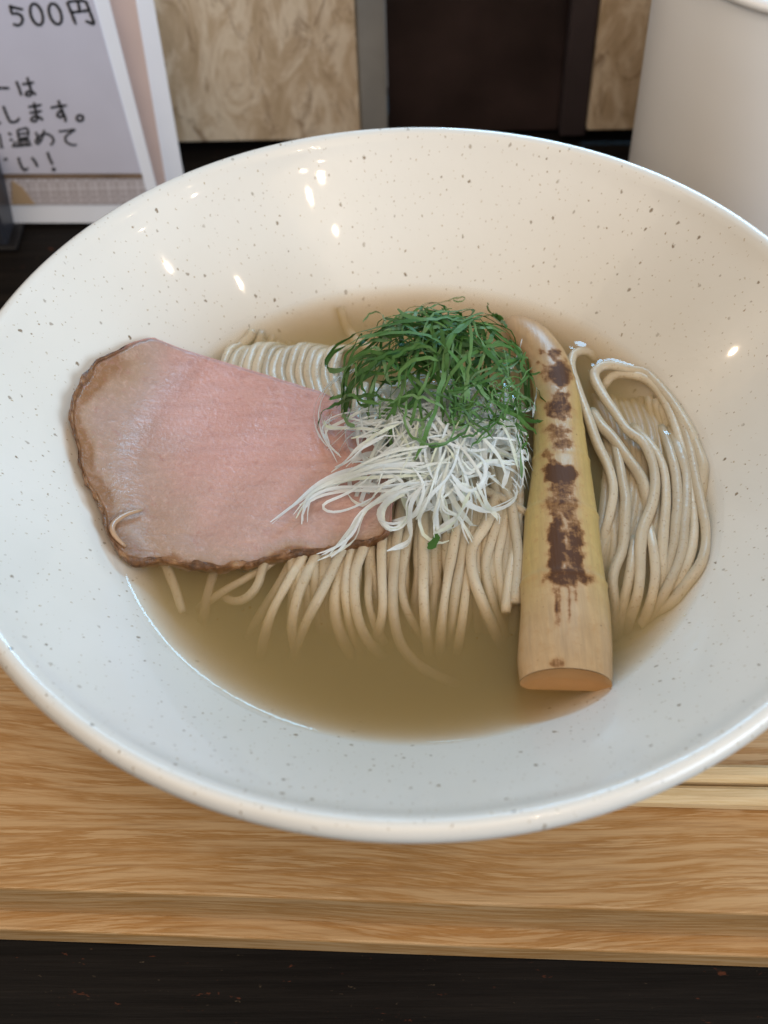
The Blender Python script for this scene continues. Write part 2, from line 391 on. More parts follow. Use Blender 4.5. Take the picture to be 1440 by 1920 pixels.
# ------------------------------------------------------------------ setting: counter, wall behind it
TYAW = -0.0402
ZC = -0.023
def sheet(name, x0, x1, y0, y1, z, mat):
    return mesh(name, [(x0, y0, z), (x1, y0, z), (x1, y1, z), (x0, y1, z)], [(0, 1, 2, 3)], mat, smooth=False)
o = bevel_box('counter', box(-0.75, 0.75, -0.26, 0.30, ZC - 0.03, ZC), M_COUNTER, bev=0.002)
tag(o, kind='structure')

YW = 0.250
def wx(px, py=130): return at_y(px, py, YW)[0]
M_OSB = m_osb('strand_board')
M_TRIM = plain('grey_trim', (0.27, 0.26, 0.245), 0.5, var=0.2, vs_=40)
M_DARK = plain('dark_varnished_panel', (0.045, 0.030, 0.029), 0.34, var=0.5, vs_=25)
M_DTRIM = plain('dark_plum_trim', (0.050, 0.037, 0.040), 0.5, var=0.15)
M_LEDGE = plain('black_ledge', (0.006, 0.006, 0.008), 0.5)
WT = 0.115
wallr = empty('partition_wall', (0, YW, ZC))
tag(wallr, 'strand board partition with a dark recessed panel behind the bowl', 'partition')
bevel_box('strand_board', box(-0.42, wx(671), YW, YW + 0.012, ZC + 0.006, WT), M_OSB, wallr, 0.0008)
bevel_box('trim_strip', box(wx(672), wx(724), YW - 0.001, YW + 0.012, ZC + 0.006, WT), M_TRIM, wallr, 0.0012)
bevel_box('recessed_panel', box(wx(725), wx(1062), YW + 0.010, YW + 0.016, ZC + 0.002, WT), M_DARK, wallr, 0.0005)
bevel_box('trim_strip', box(wx(1062), wx(1112), YW + 0.002, YW + 0.014, ZC + 0.004, WT), M_DTRIM, wallr, 0.0008)
bevel_box('strand_board', box(wx(1113), 0.42, YW, YW + 0.012, ZC + 0.008, WT), M_OSB, wallr, 0.0008)
bevel_box('ledge_backing', box(-0.42, 0.42, YW + 0.0125, YW + 0.03, ZC, ZC + 0.0085), M_LEDGE, wallr, 0.0003)  # dark ledge shaped as backing, blocks lamp light leaking under the boards

# ------------------------------------------------------------------ wooden tray
def rot(P, c=(0, -0.096), a=TYAW):
    out = []
    for x, y, z in P:
        dx, dy = x - c[0], y - c[1]
        out.append((c[0] + dx * math.cos(a) - dy * math.sin(a), c[1] + dx * math.sin(a) + dy * math.cos(a), z))
    return out
tray = empty('wooden_tray', (0, 0, ZC))
tag(tray, 'pale wooden serving tray with stepped front edge under the bowl', 'tray')
bevel_box('top_board', rot(box(-0.21, 0.21, -0.0962, 0.088, ZC + 0.0083, 0.0)), M_TRAY, tray, 0.0007)
bevel_box('base_board', rot(box(-0.214, 0.214, -0.1010, 0.092, ZC + 0.0004, ZC + 0.008)), M_TRAY, tray, 0.0006)

# ------------------------------------------------------------------ chopsticks lying on the tray, in front of the bowl's foot
for k, (pa, pb, label) in enumerate((((1440, 1458), (1190, 1452), 'pale wooden chopstick lying nearer the bowl on the tray'),
                                     ((1440, 1499), (1190, 1493), 'pale wooden chopstick lying nearer the tray front edge'))):
    A, B = at(*pa, 0.0026), at(*pb, 0.0026); d = (B - A) / np.linalg.norm(B - A)
    A = A - d * 0.11; B2 = A + d * 0.205
    n = np.array([-d[1], d[0], 0]); V = []; F = []
    st = [0, 0.004, 0.3, 0.7, 0.985, 1.0]; hw = [0.0025, 0.0029, 0.0029, 0.0026, 0.0018, 0.0013]
    for t, h in zip(st, hw):
        c = A * (1 - t) + B2 * t
        for a in range(8):
            ang = math.pi / 8 + a * math.pi / 4
            q = max(abs(math.cos(ang)), abs(math.sin(ang)))
            u, v_ = math.cos(ang) / q * 0.93, math.sin(ang) / q * 0.93
            u = max(-1, min(1, u * 1.05)); v_ = max(-1, min(1, v_ * 1.05))
            V.append(c + n * u * h + np.array([0, 0, 1]) * (v_ * h - 0.0026 + h + 0.0004))
    for i in range(len(st) - 1):
        for a in range(8):
            F.append((i * 8 + a, i * 8 + (a + 1) % 8, (i + 1) * 8 + (a + 1) % 8, (i + 1) * 8 + a))
    F.append(tuple(range(7, -1, -1))); F.append(tuple((len(st) - 1) * 8 + a for a in range(8)))
    o = fix_normals(mesh('chopstick', V, F, M_CHOP, smooth=False)); tag(o, label, 'chopstick', 'chopsticks on the tray')

# ------------------------------------------------------------------ bowl
H = 0.080; ZB = H - 0.0323
inner = [(0, .0118), (.018, .0122), (.034, .0142), (.050, .0210), (.065, .0338), (.0788, .0477), (.092, .0603), (.102, .0694), (.108, .0748), (.1105, .0775), (.1122, .0793), (.1138, .0800)]
outer = [(.1150, .0795), (.1159, .0780), (.1160, .0762), (.1150, .0741), (.112, .0705), (.100, .0590), (.080, .0395), (.062, .0235), (.050, .0150), (.0475, .0120)]
foot = [(.0475, .0120), (.0468, .006), (.0465, .0008), (.0455, .0), (.043, .0), (.042, .0008), (.0415, .006), (.03, .0072), (0, .0074)]
inner_c = catmull(np.array(inner), 60); outer_c = catmull(np.array([inner[-1]] + outer), 46)[1:]
def bowl_z(r): return np.interp(r, inner_c[:, 0], inner_c[:, 1])
def lathe(prof, seg, wob=0.0):
    V = []; F = []; n = len(prof)
    for s in range(seg):
        a = 2 * math.pi * s / seg
        k = 1 + wob * (math.sin(2 * a + 0.7) + 0.5 * math.sin(3 * a + 2))
        for r, z in prof: V.append((r * k * math.cos(a), r * k * math.sin(a), z))
    for s in range(seg):
        t = (s + 1) % seg
        for i in range(n - 1): F.append((s * n + i, t * n + i, t * n + i + 1, s * n + i + 1))
    return V, F
def weld(o, d=1e-6):
    bm = bmesh.new(); bm.from_mesh(o.data); bmesh.ops.remove_doubles(bm, verts=bm.verts, dist=d); bmesh.ops.recalc_face_normals(bm, faces=bm.faces); bm.to_mesh(o.data); bm.free()
    o.data.polygons.foreach_set('use_smooth', [True] * len(o.data.polygons)); return o
bowl = empty('ramen_bowl', (0, 0, 0))
tag(bowl, 'wide cream ceramic noodle bowl with brown speckles standing on the tray', 'bowl')
V, F = lathe(np.vstack([inner_c, outer_c]), 224, 0.0010)
weld(mesh('bowl_body', V, F, M_GLAZE, bowl))
V, F = lathe(catmull(np.array(foot), 26), 128)
weld(mesh('foot_ring', V, F, M_GLAZE, bowl))

# ------------------------------------------------------------------ noodles
stamps = []      # (x, y, z, r): what breaks the broth surface and draws a meniscus
def tube(name, pts_px, r, mat, label, cat, group, nseg=14, n=None, wob=0.075, wall=True):
    P = np.array([at(x, y, ZB + (h - 0.8) / 1000) for x, y, h in pts_px])
    ln = np.linalg.norm(np.diff(P, axis=0), axis=1).sum()
    n = n or max(8, int(ln / 0.0021))
    C = catmull(P, n)
    C[:, 0] += smooth_noise(n, max(2, n // 5), 0.00012); C[:, 1] += smooth_noise(n, max(2, n // 5), 0.00012)
    rr = np.hypot(C[:, 0], C[:, 1])
    sc_ = np.minimum(1, 0.0772 / np.maximum(rr, 1e-6)); C[:, 0] *= sc_; C[:, 1] *= sc_; rr = rr * sc_
    if wall:   # keep inside the bowl wall
        lim = bowl_z(rr) + r * 1.25
        C[:, 2] = np.maximum(C[:, 2], lim)
    T, Nn, B = frames(C)
    rad = r * (1 + smooth_noise(n, max(3, n // 4), wob))
    V = []; F = []
    sq = random.uniform(0.86, 1.0); tw0 = random.uniform(0, 3); twr = random.uniform(-0.05, 0.05); sqr = random.uniform(0.35, 0.75)
    for i in range(n):
        e = 1.0 if 0 < i < n - 1 else 0.86
        for a in range(nseg):
            t = 2 * math.pi * a / nseg
            t2 = t + tw0 + twr * i; k4 = (math.cos(t2) ** 4 + math.sin(t2) ** 4) ** -0.25; k4 = 1 + (k4 - 1.07) * sqr
            V.append(C[i] + (Nn[i] * math.cos(t) * sq + B[i] * math.sin(t)) * rad[i] * e * k4)
    for i in range(n - 1):
        for a in range(nseg):
            F.append((i * nseg + a, (i + 1) * nseg + a, (i + 1) * nseg + (a + 1) % nseg, i * nseg + (a + 1) % nseg))
    F.append(tuple(range(nseg))); F.append(tuple(reversed([(n - 1) * nseg + a for a in range(nseg)])))
    o = mesh(name, V, F, mat); tag(o, label, cat, group)
    for c in catmull(P, n * 2) if not wall else C: stamps.append((c[0], c[1], c[2], r))
    return o

FL, FG = 'beige noodle lying deep in the front bundle behind its front row', 'noodles of the front bundle'
RL, RG = 'beige noodle sunk deep in the bundle right of the bamboo shoot', 'noodles of the right bundle'
RL2, RG2 = 'beige upper noodle of the bundle right of the bamboo, %s from the shoot', 'upper noodles of the right bundle'
BL, BG = 'beige noodle lying deep below the arched noodles behind the pork', 'noodles of the back fold'
front = [
    ([(300, 1010, -4), (312, 1062, -3.2), (330, 1110, -3.6), (341, 1147, -4.4)], 'short beige noodle with a cut end sticking out below the pork', True),
    ([(415, 1030, -3), (402, 1070, -4), (390, 1110, -6), (383, 1145, -9), (378, 1175, -14)], None, False),
    ([(520, 1045, -2), (468, 1080, -2.5), (430, 1101, -4), (398, 1122, -7), (370, 1140, -12)], None, False),
    ([(505, 1030, -1), (492, 1068, -1), (483, 1098, -2), (462, 1122, -3.6), (437, 1127, -5.5), (412, 1112, -8)], 'beige noodle curling into a hook under the pork edge', True),
    ([(552, 1040, -2), (530, 1084, -2.5), (508, 1120, -5), (482, 1160, -9), (462, 1195, -15)], None, False),
    ([(585, 1010, 0.5), (564, 1052, 0), (533, 1102, -1), (506, 1156, -4), (494, 1202, -10), (490, 1230, -17)], None, False),
    ([(610, 1005, 0.2), (589, 1047, 0), (563, 1105, -1), (550, 1163, -4.5), (552, 1205, -10), (560, 1235, -17)], None, False),
    ([(660, 1000, 1), (633, 1047, .6), (602, 1110, -.3), (574, 1165, -4), (556, 1210, -10), (545, 1235, -16)], None, False),
    ([(650, 1010, -1), (640, 1063, -1), (628, 1119, -2), (630, 1163, -5), (643, 1200, -9), (660, 1230, -16)], None, False),
    ([(668, 990, .6), (656, 1041, .4), (647, 1102, -.4), (652, 1150, -3), (662, 1190, -8), (680, 1225, -15)], None, False),
    ([(700, 985, 1.2), (681, 1030, 1), (666, 1080, .3), (669, 1145, -2.2), (690, 1200, -7), (720, 1232, -14)], None, False),
    ([(697, 1020, -1), (692, 1080, -.8), (690, 1124, -1.8), (702, 1169, -5), (722, 1205, -10)], None, False),
    ([(722, 960, 1.5), (717, 1024, 1.2), (717, 1080, .8), (718, 1136, -1), (713, 1172, -4), (705, 1200, -10)], None, False),
    ([(752, 950, 1.6), (743, 1013, 1.1), (737, 1091, .4), (739, 1155, -2.5), (752, 1208, -7), (782, 1245, -10), (820, 1268, -12), (860, 1284, -15)], None, False),
    ([(775, 970, .4), (762, 1024, .3), (753, 1091, -.5), (760, 1136, -2.4), (782, 1178, -7), (805, 1205, -13)], None, False),
    ([(795, 940, 1.8), (793, 1019, 1.4), (792, 1091, .8), (795, 1155, -2), (801, 1195, -7), (806, 1225, -14)], None, False),
    ([(822, 1000, -1.4), (819, 1063, -1.2), (813, 1120, -2.5), (806, 1170, -7), (800, 1200, -13)], None, False),
    ([(868, 930, 1.6), (854, 1002, 1.4), (840, 1080, .9), (829, 1155, -2), (825, 1205, -8), (823, 1230, -15)], None, False),
    ([(880, 960, .4), (868, 1036, .3), (854, 1108, -.8), (847, 1170, -5), (843, 1205, -12)], None, False),
    ([(884, 1010, -.6), (876, 1080, -.6), (869, 1147, -2.4), (862, 1198, -7), (858, 1222, -13)], None, False),
    ([(930, 925, 2), (912, 980, 1.8), (886, 1024, 1.4), (886, 1074, .6), (905, 1130, -1.5), (928, 1184, -7), (940, 1215, -14)], None, False),
    ([(935, 960, .6), (922, 1013, .6), (911, 1063, -.2), (920, 1120, -2), (935, 1165, -7), (945, 1195, -12)], None, False),
    ([(952, 930, .8), (944, 997, .6), (934, 1052, 0), (940, 1108, -1.6), (948, 1150, -5)], None, False),
    ([(972, 985, -.6), (958, 1063, 0), (952, 1120, -.3), (950, 1148, -.6)], None, False),
    ([(940, 905, 2.2), (958, 945, 2), (966, 991, 1.6), (972, 1052, .9), (967, 1132, .2)], 'beige noodle with a cut end beside the bamboo shoot', True),
    ([(880, 900, 2.4), (910, 920, 2.2), (950, 938, 2), (990, 965, 0)], None, False),
]
ORD = 'first second third fourth fifth sixth seventh eighth ninth tenth eleventh twelfth thirteenth fourteenth fifteenth sixteenth seventeenth eighteenth nineteenth twentieth twenty-first twenty-second twenty-third twenty-fourth twenty-fifth twenty-sixth'.split()
order = sorted(range(len(front)), key=lambda k: float(np.interp(1085, [p[1] for p in front[k][0]], [p[0] for p in front[k][0]])))
rank = {k: i for i, k in enumerate([k for k in order if not front[k][2]])}
for ki, (pts, lab, own) in enumerate(front):
    P = [tuple(pts[0])] + list(pts)
    P[0] = (pts[0][0] + (760 - pts[0][0]) * 0.12 + 8, pts[0][1] - 70, min(pts[0][2] + 0.6, 2.2))
    if not own and pts[0][0] > 560: P = [(P[0][0] + random.uniform(-20, 20), 735 + random.uniform(-15, 25), 0.6), (P[0][0] + random.uniform(-14, 14), 830, 1.6)] + P
    tube('noodle', P, 0.00127 * random.uniform(0.9, 1.08), M_NOODLE, lab or 'beige noodle of the front row below the pork, %s from the left' % ORD[rank[ki]], 'noodle', FG)
for k in range(30):      # the layer beneath, seen in the gaps
    x = 545 + k * 14.5 + random.uniform(-7, 7); s = random.uniform(-22, 22)
    tube('noodle', [(x + s * .9 + 14, 760, -2), (x + s * .6 + 12, 930, 0), (x + s * .3, 1030, -.5), (x, 1090, -1.6), (x - s * .3, 1140, -6), (x - s * .2 + random.uniform(-12, 12), 1185, -12)],
         0.00134, M_NOODLE, FL, 'noodle', FG)
# back fold: hooks over to the right and dives
for k in range(14):
    x = 418 + k * 16.0 + random.uniform(-3, 3); q = k / 13
    y0 = 652 + 4 * math.sin(k * 1.3) + 5 * q
    lift = random.uniform(-0.5, 0.6)
    tube('noodle', [(x + 34 - 12 * q, 790, 1.2), (x + 8 - 6 * q, 726, 1.0), (x - 2, 700, 0.9 + lift), (x + 3, 676, 0.9 + lift), (x + 14 - 4 * q, y0 + 3, 0.2 + lift), (x + 32 - 8 * q, y0 - 1, -1.6), (x + 50, y0 + 3, -5), (x + 62, y0 + 16, -10)],
         0.00148 * random.uniform(0.95, 1.05), M_NOODLE, 'beige noodle arching over behind the pork slice, %s from the left' % ORD[k], 'noodle', BG)
for k in range(9):
    x = 455 + k * 22 + random.uniform(-5, 5)
    tube('noodle', [(x + 25, 760, -2), (x + 10, 710, -2), (x + 6, 685, -2.4), (x + 20, 664, -4), (x + 40, 655, -8)], 0.0014, M_NOODLE, BL, 'noodle', BG)
tube('noodle', [(700, 660, -2), (668, 640, -3), (655, 622, -5), (640, 612, -9)], 0.0014, M_NOODLE, 'faint beige noodle sunk in the broth left of the shiso heap', 'noodle', None)
right = [
    ([(1118, 676, -3.5), (1108, 664, -2), (1094, 658, -.6), (1077, 663, 0), (1071, 685, .6), (1082, 725, 1), (1101, 780, 1.2), (1120, 832, 1.2), (1141, 876, 1), (1150, 920, .8), (1142, 970, 0), (1131, 1010, -1.5), (1128, 1060, -4), (1132, 1120, -8)], 'beige noodle hooked over at the bamboo tip, nearest the shoot', .00150),
    ([(1212, 1160, -8), (1257, 1131, -3.2), (1286, 1095, -1), (1309, 1066, 0.1), (1321, 1033, .6), (1323, 991, .9), (1316, 950, .9), (1304, 893, .8), (1292, 838, .7), (1278, 790, .7), (1258, 749, .7), (1238, 718, .8), (1211, 698, .9), (1176, 692, 1.2), (1145, 685, 1.6), (1123, 690, 1.7), (1114, 706, 1.7), (1131, 740, 1.7), (1155, 776, 1.7), (1177, 808, 1.8), (1206, 828, 1.9), (1223, 862, 1.8), (1229, 904, 1.6), (1223, 948, 1.4), (1206, 992, 1.1), (1201, 1030, .8), (1200, 1078, .2), (1195, 1116, -1.2), (1182, 1156, -5), (1168, 1190, -12)], 'long beige noodle looping around the outer edge of the right bundle', .00158),
    ([(1128, 728, -2), (1147, 705, -.6), (1180, 703, .2), (1214, 714, .3), (1240, 742, .2), (1261, 787, .1), (1276, 835, 0), (1287, 885, 0), (1296, 935, 0), (1301, 985, 0), (1296, 1030, -.2), (1281, 1072, -.8), (1258, 1112, -3), (1232, 1146, -8)], None, .0015),
    ([(1110, 770, -1), (1127, 797, .6), (1151, 822, .9), (1173, 854, 1), (1196, 888, .8), (1208, 918, .2), (1214, 955, -1.4), (1208, 1000, -4)], None, .0015),
    ([(1150, 815, -.5), (1158, 849, .6), (1165, 893, .9), (1173, 935, .9), (1172, 965, .9), (1170, 1005, .7), (1165, 1036, .4), (1152, 1068, 0), (1148, 1095, -.6), (1152, 1130, -2.4), (1149, 1172, -7), (1146, 1210, -14)], None, .0015),
    ([(1185, 800, -2), (1214, 829, .2), (1234, 856, .6), (1246, 890, .7), (1249, 940, .7), (1245, 991, .5), (1242, 1032, .2), (1243, 1075, -.8), (1236, 1120, -4), (1225, 1160, -9)], None, .0015),
    ([(1240, 800, -2), (1257, 845, .2), (1268, 890, .5), (1271, 945, .5), (1267, 978, .4), (1263, 1015, .2), (1256, 1048, -.4), (1250, 1085, -1.8), (1243, 1110, -4)], None, .0015),
    ([(1258, 800, -2), (1275, 850, .2), (1287, 895, .4), (1288, 945, .5), (1284, 983, .5), (1281, 1022, .4), (1272, 1056, .1), (1258, 1087, -.4), (1243, 1117, -1.8), (1226, 1146, -5), (1205, 1180, -11)], None, .0015),
    ([(1213, 975, -1.5), (1221, 1012, .3), (1226, 1046, .5), (1227, 1087, 0), (1220, 1127, -2), (1208, 1160, -6), (1195, 1190, -12)], None, .0015),
    ([(1190, 1010, -1.6), (1184, 1060, -.4), (1174, 1106, -1.5), (1165, 1147, -4.5), (1158, 1180, -9), (1150, 1205, -14)], None, .0015),
    ([(1135, 900, -2), (1140, 950, -1.6), (1150, 1000, -1.4), (1148, 1050, -2), (1138, 1100, -5), (1136, 1150, -10)], None, .0014),
]
rorder = sorted([k for k in range(len(right)) if not right[k][1]], key=lambda k: float(np.interp(985, [p[1] for p in right[k][0]], [p[0] for p in right[k][0]])))
for ki, (pts, lab, r) in enumerate(right):
    tube('noodle', pts, r * 0.93 * random.uniform(0.94, 1.05), M_NOODLE, lab or RL2 % ORD[rorder.index(ki)], 'noodle', RG if lab else RG2)
for k in range(20):
    x = 1118 + k * 9.3 + random.uniform(-4, 4); t = k / 19
    tube('noodle', [(x - 5, 730 + 45 * t + random.uniform(0, 20), -5), (x + 14, 800 + 20 * t, -3.0), (x + 20, 870, -1.9), (x + 12, 960, -1.6), (x - 4, 1030, -2.0), (x - 16 - 16 * t, 1090, -5), (x - 26 - 34 * t, 1140, -10)],
         0.0014, M_NOODLE, RL, 'noodle', RG)

# ------------------------------------------------------------------ pork slice
outline = [(290, 634), (303, 639), (345, 655), (402, 673), (488, 699), (560, 722), (613, 739), (665, 775), (705, 830), (728, 890), (735, 950), (722, 1003), (652, 1026), (590, 1035), (531, 1042), (490, 1052), (445, 1061), (376, 1064), (307, 1053), (262, 1052), (236, 1042), (221, 1031), (203, 1001), (182, 940), (156, 893), (145, 841), (131, 785), (140, 742), (160, 700), (182, 677), (242, 646), (272, 637)]
OL = catmull(np.array(outline + [outline[0]], float), 241)[:-1]
# ragged crust outline on the left and bottom
raggy = smooth_noise(240, 90, 1.6)
cen = np.array([430.0, 862.0])
dirs = OL - cen; dirs /= np.linalg.norm(dirs, axis=1)[:, None]
bro = np.clip(np.maximum((330 - OL[:, 0]) / 80, (OL[:, 1] - 985) / 30), 0.12, 1)
OL = OL + dirs * (raggy * bro)[:, None]
def pork_h(px, py):
    h = 4.6 + 0.0065 * (px - 430) - 0.021 * max(0, py - 850)
    h += 0.5 * math.sin(px / 63 + 1) * math.sin(py / 71) + 0.25 * math.sin(px / 23 + py / 31)
    return max(h, 0.9 + 0.25 * (h - 0.9)) / 1000
def march(px, py, hf, t0=0.12, t1=0.60):
    d = ray(px, py); d = d / np.linalg.norm(d); lo = None; t = t0
    while t < t1:
        P = CAM + d * t
        if P[2] <= hf(P[0], P[1]):
            a, b_ = t - 0.002, t
            for _ in range(12):
                m_ = (a + b_) / 2; P = CAM + d * m_
                if P[2] <= hf(P[0], P[1]): b_ = m_
                else: a = m_
            return CAM + d * b_
        t += 0.002
    return at(px, py, ZB)
def pork_pt(px, py):
    h = ZB + pork_h(px, py)
    def f(x, y):
        a, b_ = h, float(bowl_z(math.hypot(x, y))) + 0.0038
        k = 0.0065; t = max(k - abs(a - b_), 0) / k
        return max(a, b_) + t * t * k * 0.25
    return march(px, py, f)
RT = list(np.linspace(0, 0.7, 15)) + list(np.linspace(0.73, 1.0, 12))
RC = [0.0, 0.3, 0.55, 0.8, 1.0]
nb = len(OL)
edge_c = np.clip(np.maximum((300 - OL[:, 0]) / 120, (OL[:, 1] - 960) / 60), 0, 1)   # where the slice is browned
dist = np.linalg.norm(OL - cen, axis=1)
wid = 2.0 + edge_c * np.clip(2.6 + smooth_noise(nb, 34, 2.8) + smooth_noise(nb, 110, 2.2), 0.6, 11)     # crust width in pixels of the photograph
TM = 1 - wid / dist
def ring(t): return [pork_pt(*(cen + (p - cen) * t * m)) for p, m in zip(OL, TM)]
def crust_ring(t): return [pork_pt(*(cen + (p - cen) * (m + (1 - m) * t))) for p, m in zip(OL, TM)]
root = empty('pork_slice', tuple(pork_pt(430, 862) - np.array([0, 0, 0.004])))
tag(root, 'pink roast pork slice with brown seared edge leaning on the bowl wall', 'pork slice')
V = []; done = []
sear_n = np.clip(0.75 + smooth_noise(nb, 40, 0.5), 0.1, 1.5)
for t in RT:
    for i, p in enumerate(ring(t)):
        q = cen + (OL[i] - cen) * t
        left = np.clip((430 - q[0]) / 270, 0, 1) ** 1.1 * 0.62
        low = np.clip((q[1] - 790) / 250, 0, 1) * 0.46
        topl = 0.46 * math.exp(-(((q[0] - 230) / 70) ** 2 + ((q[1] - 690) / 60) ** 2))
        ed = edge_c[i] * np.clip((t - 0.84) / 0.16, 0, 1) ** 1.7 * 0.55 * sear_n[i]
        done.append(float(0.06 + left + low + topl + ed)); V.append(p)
F = []
for k in range(len(RT) - 1):
    for i in range(nb):
        j = (i + 1) % nb
        F.append((k * nb + i, (k + 1) * nb + i, (k + 1) * nb + j, k * nb + j))
nv = len(V)      # underside: the same sheet, a slice's thickness lower
V += [np.array(p) - np.array([0, 0, 0.0033]) for p in V]; done += [0.5] * nv
F += [tuple(nv + a for a in reversed(f)) for f in F]
k = (len(RT) - 1) * nb
for i in range(nb):
    j = (i + 1) % nb
    F.append((k + i, nv + k + i, nv + k + j, k + j))
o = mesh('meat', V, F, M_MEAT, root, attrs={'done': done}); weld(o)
V = []; F = []
lump = [smooth_noise(nb, 170, 0.00042) for _ in range(8)]
rows = [crust_ring(t) for t in RC]
for k, rw in enumerate(rows):
    for i, p in enumerate(rw):
        up = edge_c[i] * (0.0006 * (k > 0) + lump[k][i]) * (k > 0)
        V.append(np.array(p) + np.array([0, 0, up]))
for k, (dz, outm) in enumerate(((-0.0012, 0.0001), (-0.0026, -0.0004), (-0.0036, -0.0014))):
    for i, p in enumerate(rows[-1]):
        r2 = np.array([p[0], p[1]]) - np.array(root.location)[:2]; r2 = r2 / (np.linalg.norm(r2) + 1e-9)
        V.append(np.array(p) + np.array([r2[0] * (outm + lump[5 + k][i]), r2[1] * (outm + lump[5 + k][i]), dz]))
nr = len(RC) + 3
for k in range(nr - 1):
    for i in range(nb):
        j = (i + 1) % nb; F.append((k * nb + i, (k + 1) * nb + i, (k + 1) * nb + j, k * nb + j))
edge_all = np.tile(edge_c, nr)
# browned where seared, meat coloured along the cut upper edge
mC, nt, b = newmat('slice_edge')
v = coords(nt); e = attr(nt, 'sear')
brown = ramp(nt, noise(nt, v, 230, 5, 0.7), [(0.32, (0.06, 0.026, 0.011)), (0.48, (0.17, 0.075, 0.03)), (0.60, (0.30, 0.15, 0.065)), (0.75, (0.42, 0.26, 0.14))])
L(nt, mixc(nt, e, (0.60, 0.33, 0.30), brown), b.inputs['Base Color']); b.inputs['Roughness'].default_value = 0.3
bump(nt, b, noise(nt, v, 480, 4, 0.7), 0.7, 0.001)
o = mesh('seared_edge', V, F, mC, root, attrs={'sear': np.clip(edge_all * 1.4, 0, 1)}); fix_normals(o)
for i in range(0, nb, 2):
    p = rows[-1][i]; stamps.append((p[0], p[1], p[2] - 0.0018, 0.0016))
def small_tube(name, P, r, mat, parent=None, nseg=8, n=14, taper=0.55):
    C = catmull(np.array(P), n); T, Nn, B = frames(C); V = []; F = []
    for i in range(n):
        k = r * (taper + (1 - taper) * math.sin(math.pi * i / (n - 1)) ** 0.6)
        for a in range(nseg):
            t = 2 * math.pi * a / nseg; V.append(C[i] + (Nn[i] * math.cos(t) * .7 + B[i] * math.sin(t)) * k)
    for i in range(n - 1):
        for a in range(nseg): F.append((i * nseg + a, (i + 1) * nseg + a, (i + 1) * nseg + (a + 1) % nseg, i * nseg + (a + 1) % nseg))
    F.append(tuple(range(nseg))); F.append(tuple(reversed([(n - 1) * nseg + a for a in range(nseg)])))
    return fix_normals(mesh(name, V, F, mat, parent))
up = np.array([0, 0, 0.0012])
small_tube('fat_curl', [pork_pt(268, 962) + up * 1.1, pork_pt(240, 972) + up * 1.5, pork_pt(216, 985) + up, pork_pt(212, 1000) + up, pork_pt(222, 1016) + up * .8, pork_pt(236, 1026) + up * .3], 0.0008, M_FAT, root)

# ------------------------------------------------------------------ bamboo shoot
stat = [(1283, 1061, 86), (1262, 1060, 88), (1240, 1059, 88.5), (1200, 1060, 87), (1150, 1060, 83.5), (1105, 1057, 80), (1060, 1055, 76), (1000, 1053, 70.5), (968, 1053, 67), (920, 1053, 60), (870, 1052, 53), (820, 1049, 48), (760, 1045, 43.5), (715, 1038, 40), (680, 1030, 37), (655, 1015, 36), (636, 1000, 35), (621, 983, 32), (611, 968, 26), (605, 955, 17), (602, 946, 6)]
S = np.array(stat, float)
NS = 150
ys = np.linspace(0, 1, NS)
Sc = catmull(S, NS)
def shoot_lift(y): return np.interp(y, [600, 640, 760, 1283], [-0.6, 0.3, 1.2, 0.2])    # height of its flat side over the broth, mm
axis = np.array([at(c, y, ZB + shoot_lift(y) / 1000) for y, c, h in Sc])
scl = np.array([FPX / ((p - CAM) @ FWD) for p in axis])
hw = Sc[:, 2] / scl
Ta = np.gradient(axis, axis=0); Ta /= np.linalg.norm(Ta, axis=1)[:, None]
Sd = np.cross(Ta, np.array([0, 0, 1.0])); Sd /= np.linalg.norm(Sd, axis=1)[:, None]
CH = [(1016, 661, 8, 6, .8), (1043, 663, 9, 10, .9), (1046, 700, 22, 20, 1.1), (1022, 703, 8, 10, .7), (1018, 684, 9, 4, .6), (1050, 740, 20, 6, .8), (1046, 761, 20, 17, .95), (1046, 779, 17, 6, .8), (1046, 808, 22, 11, .72), (1054, 833, 14, 13, .72), (1025, 852, 8, 10, .75), (1036, 866, 14, 4, .8),
      (1050, 887, 25, 16, 1.3), (1054, 914, 24, 18, .85), (1052, 948, 28, 15, .72), (1038, 975, 6, 16, .8), (1066, 966, 9, 12, .8), (1044, 1030, 14, 56, 1.15), (1078, 1030, 14, 54, .95), (1060, 1030, 9, 50, .45), (1064, 1082, 38, 15, 1.05), (1046, 1135, 3.5, 40, .9), (1051, 1125, 3, 30, .7), (1067, 1125, 3.5, 34, .7), (1080, 1110, 3, 18, .6), (1045, 1243, 14, 9, .55)]
nodes = [968, 1100, 866, 805, 745, 712, 690]
NA = 64
V = []; F = []; along = []; char = []; side = []
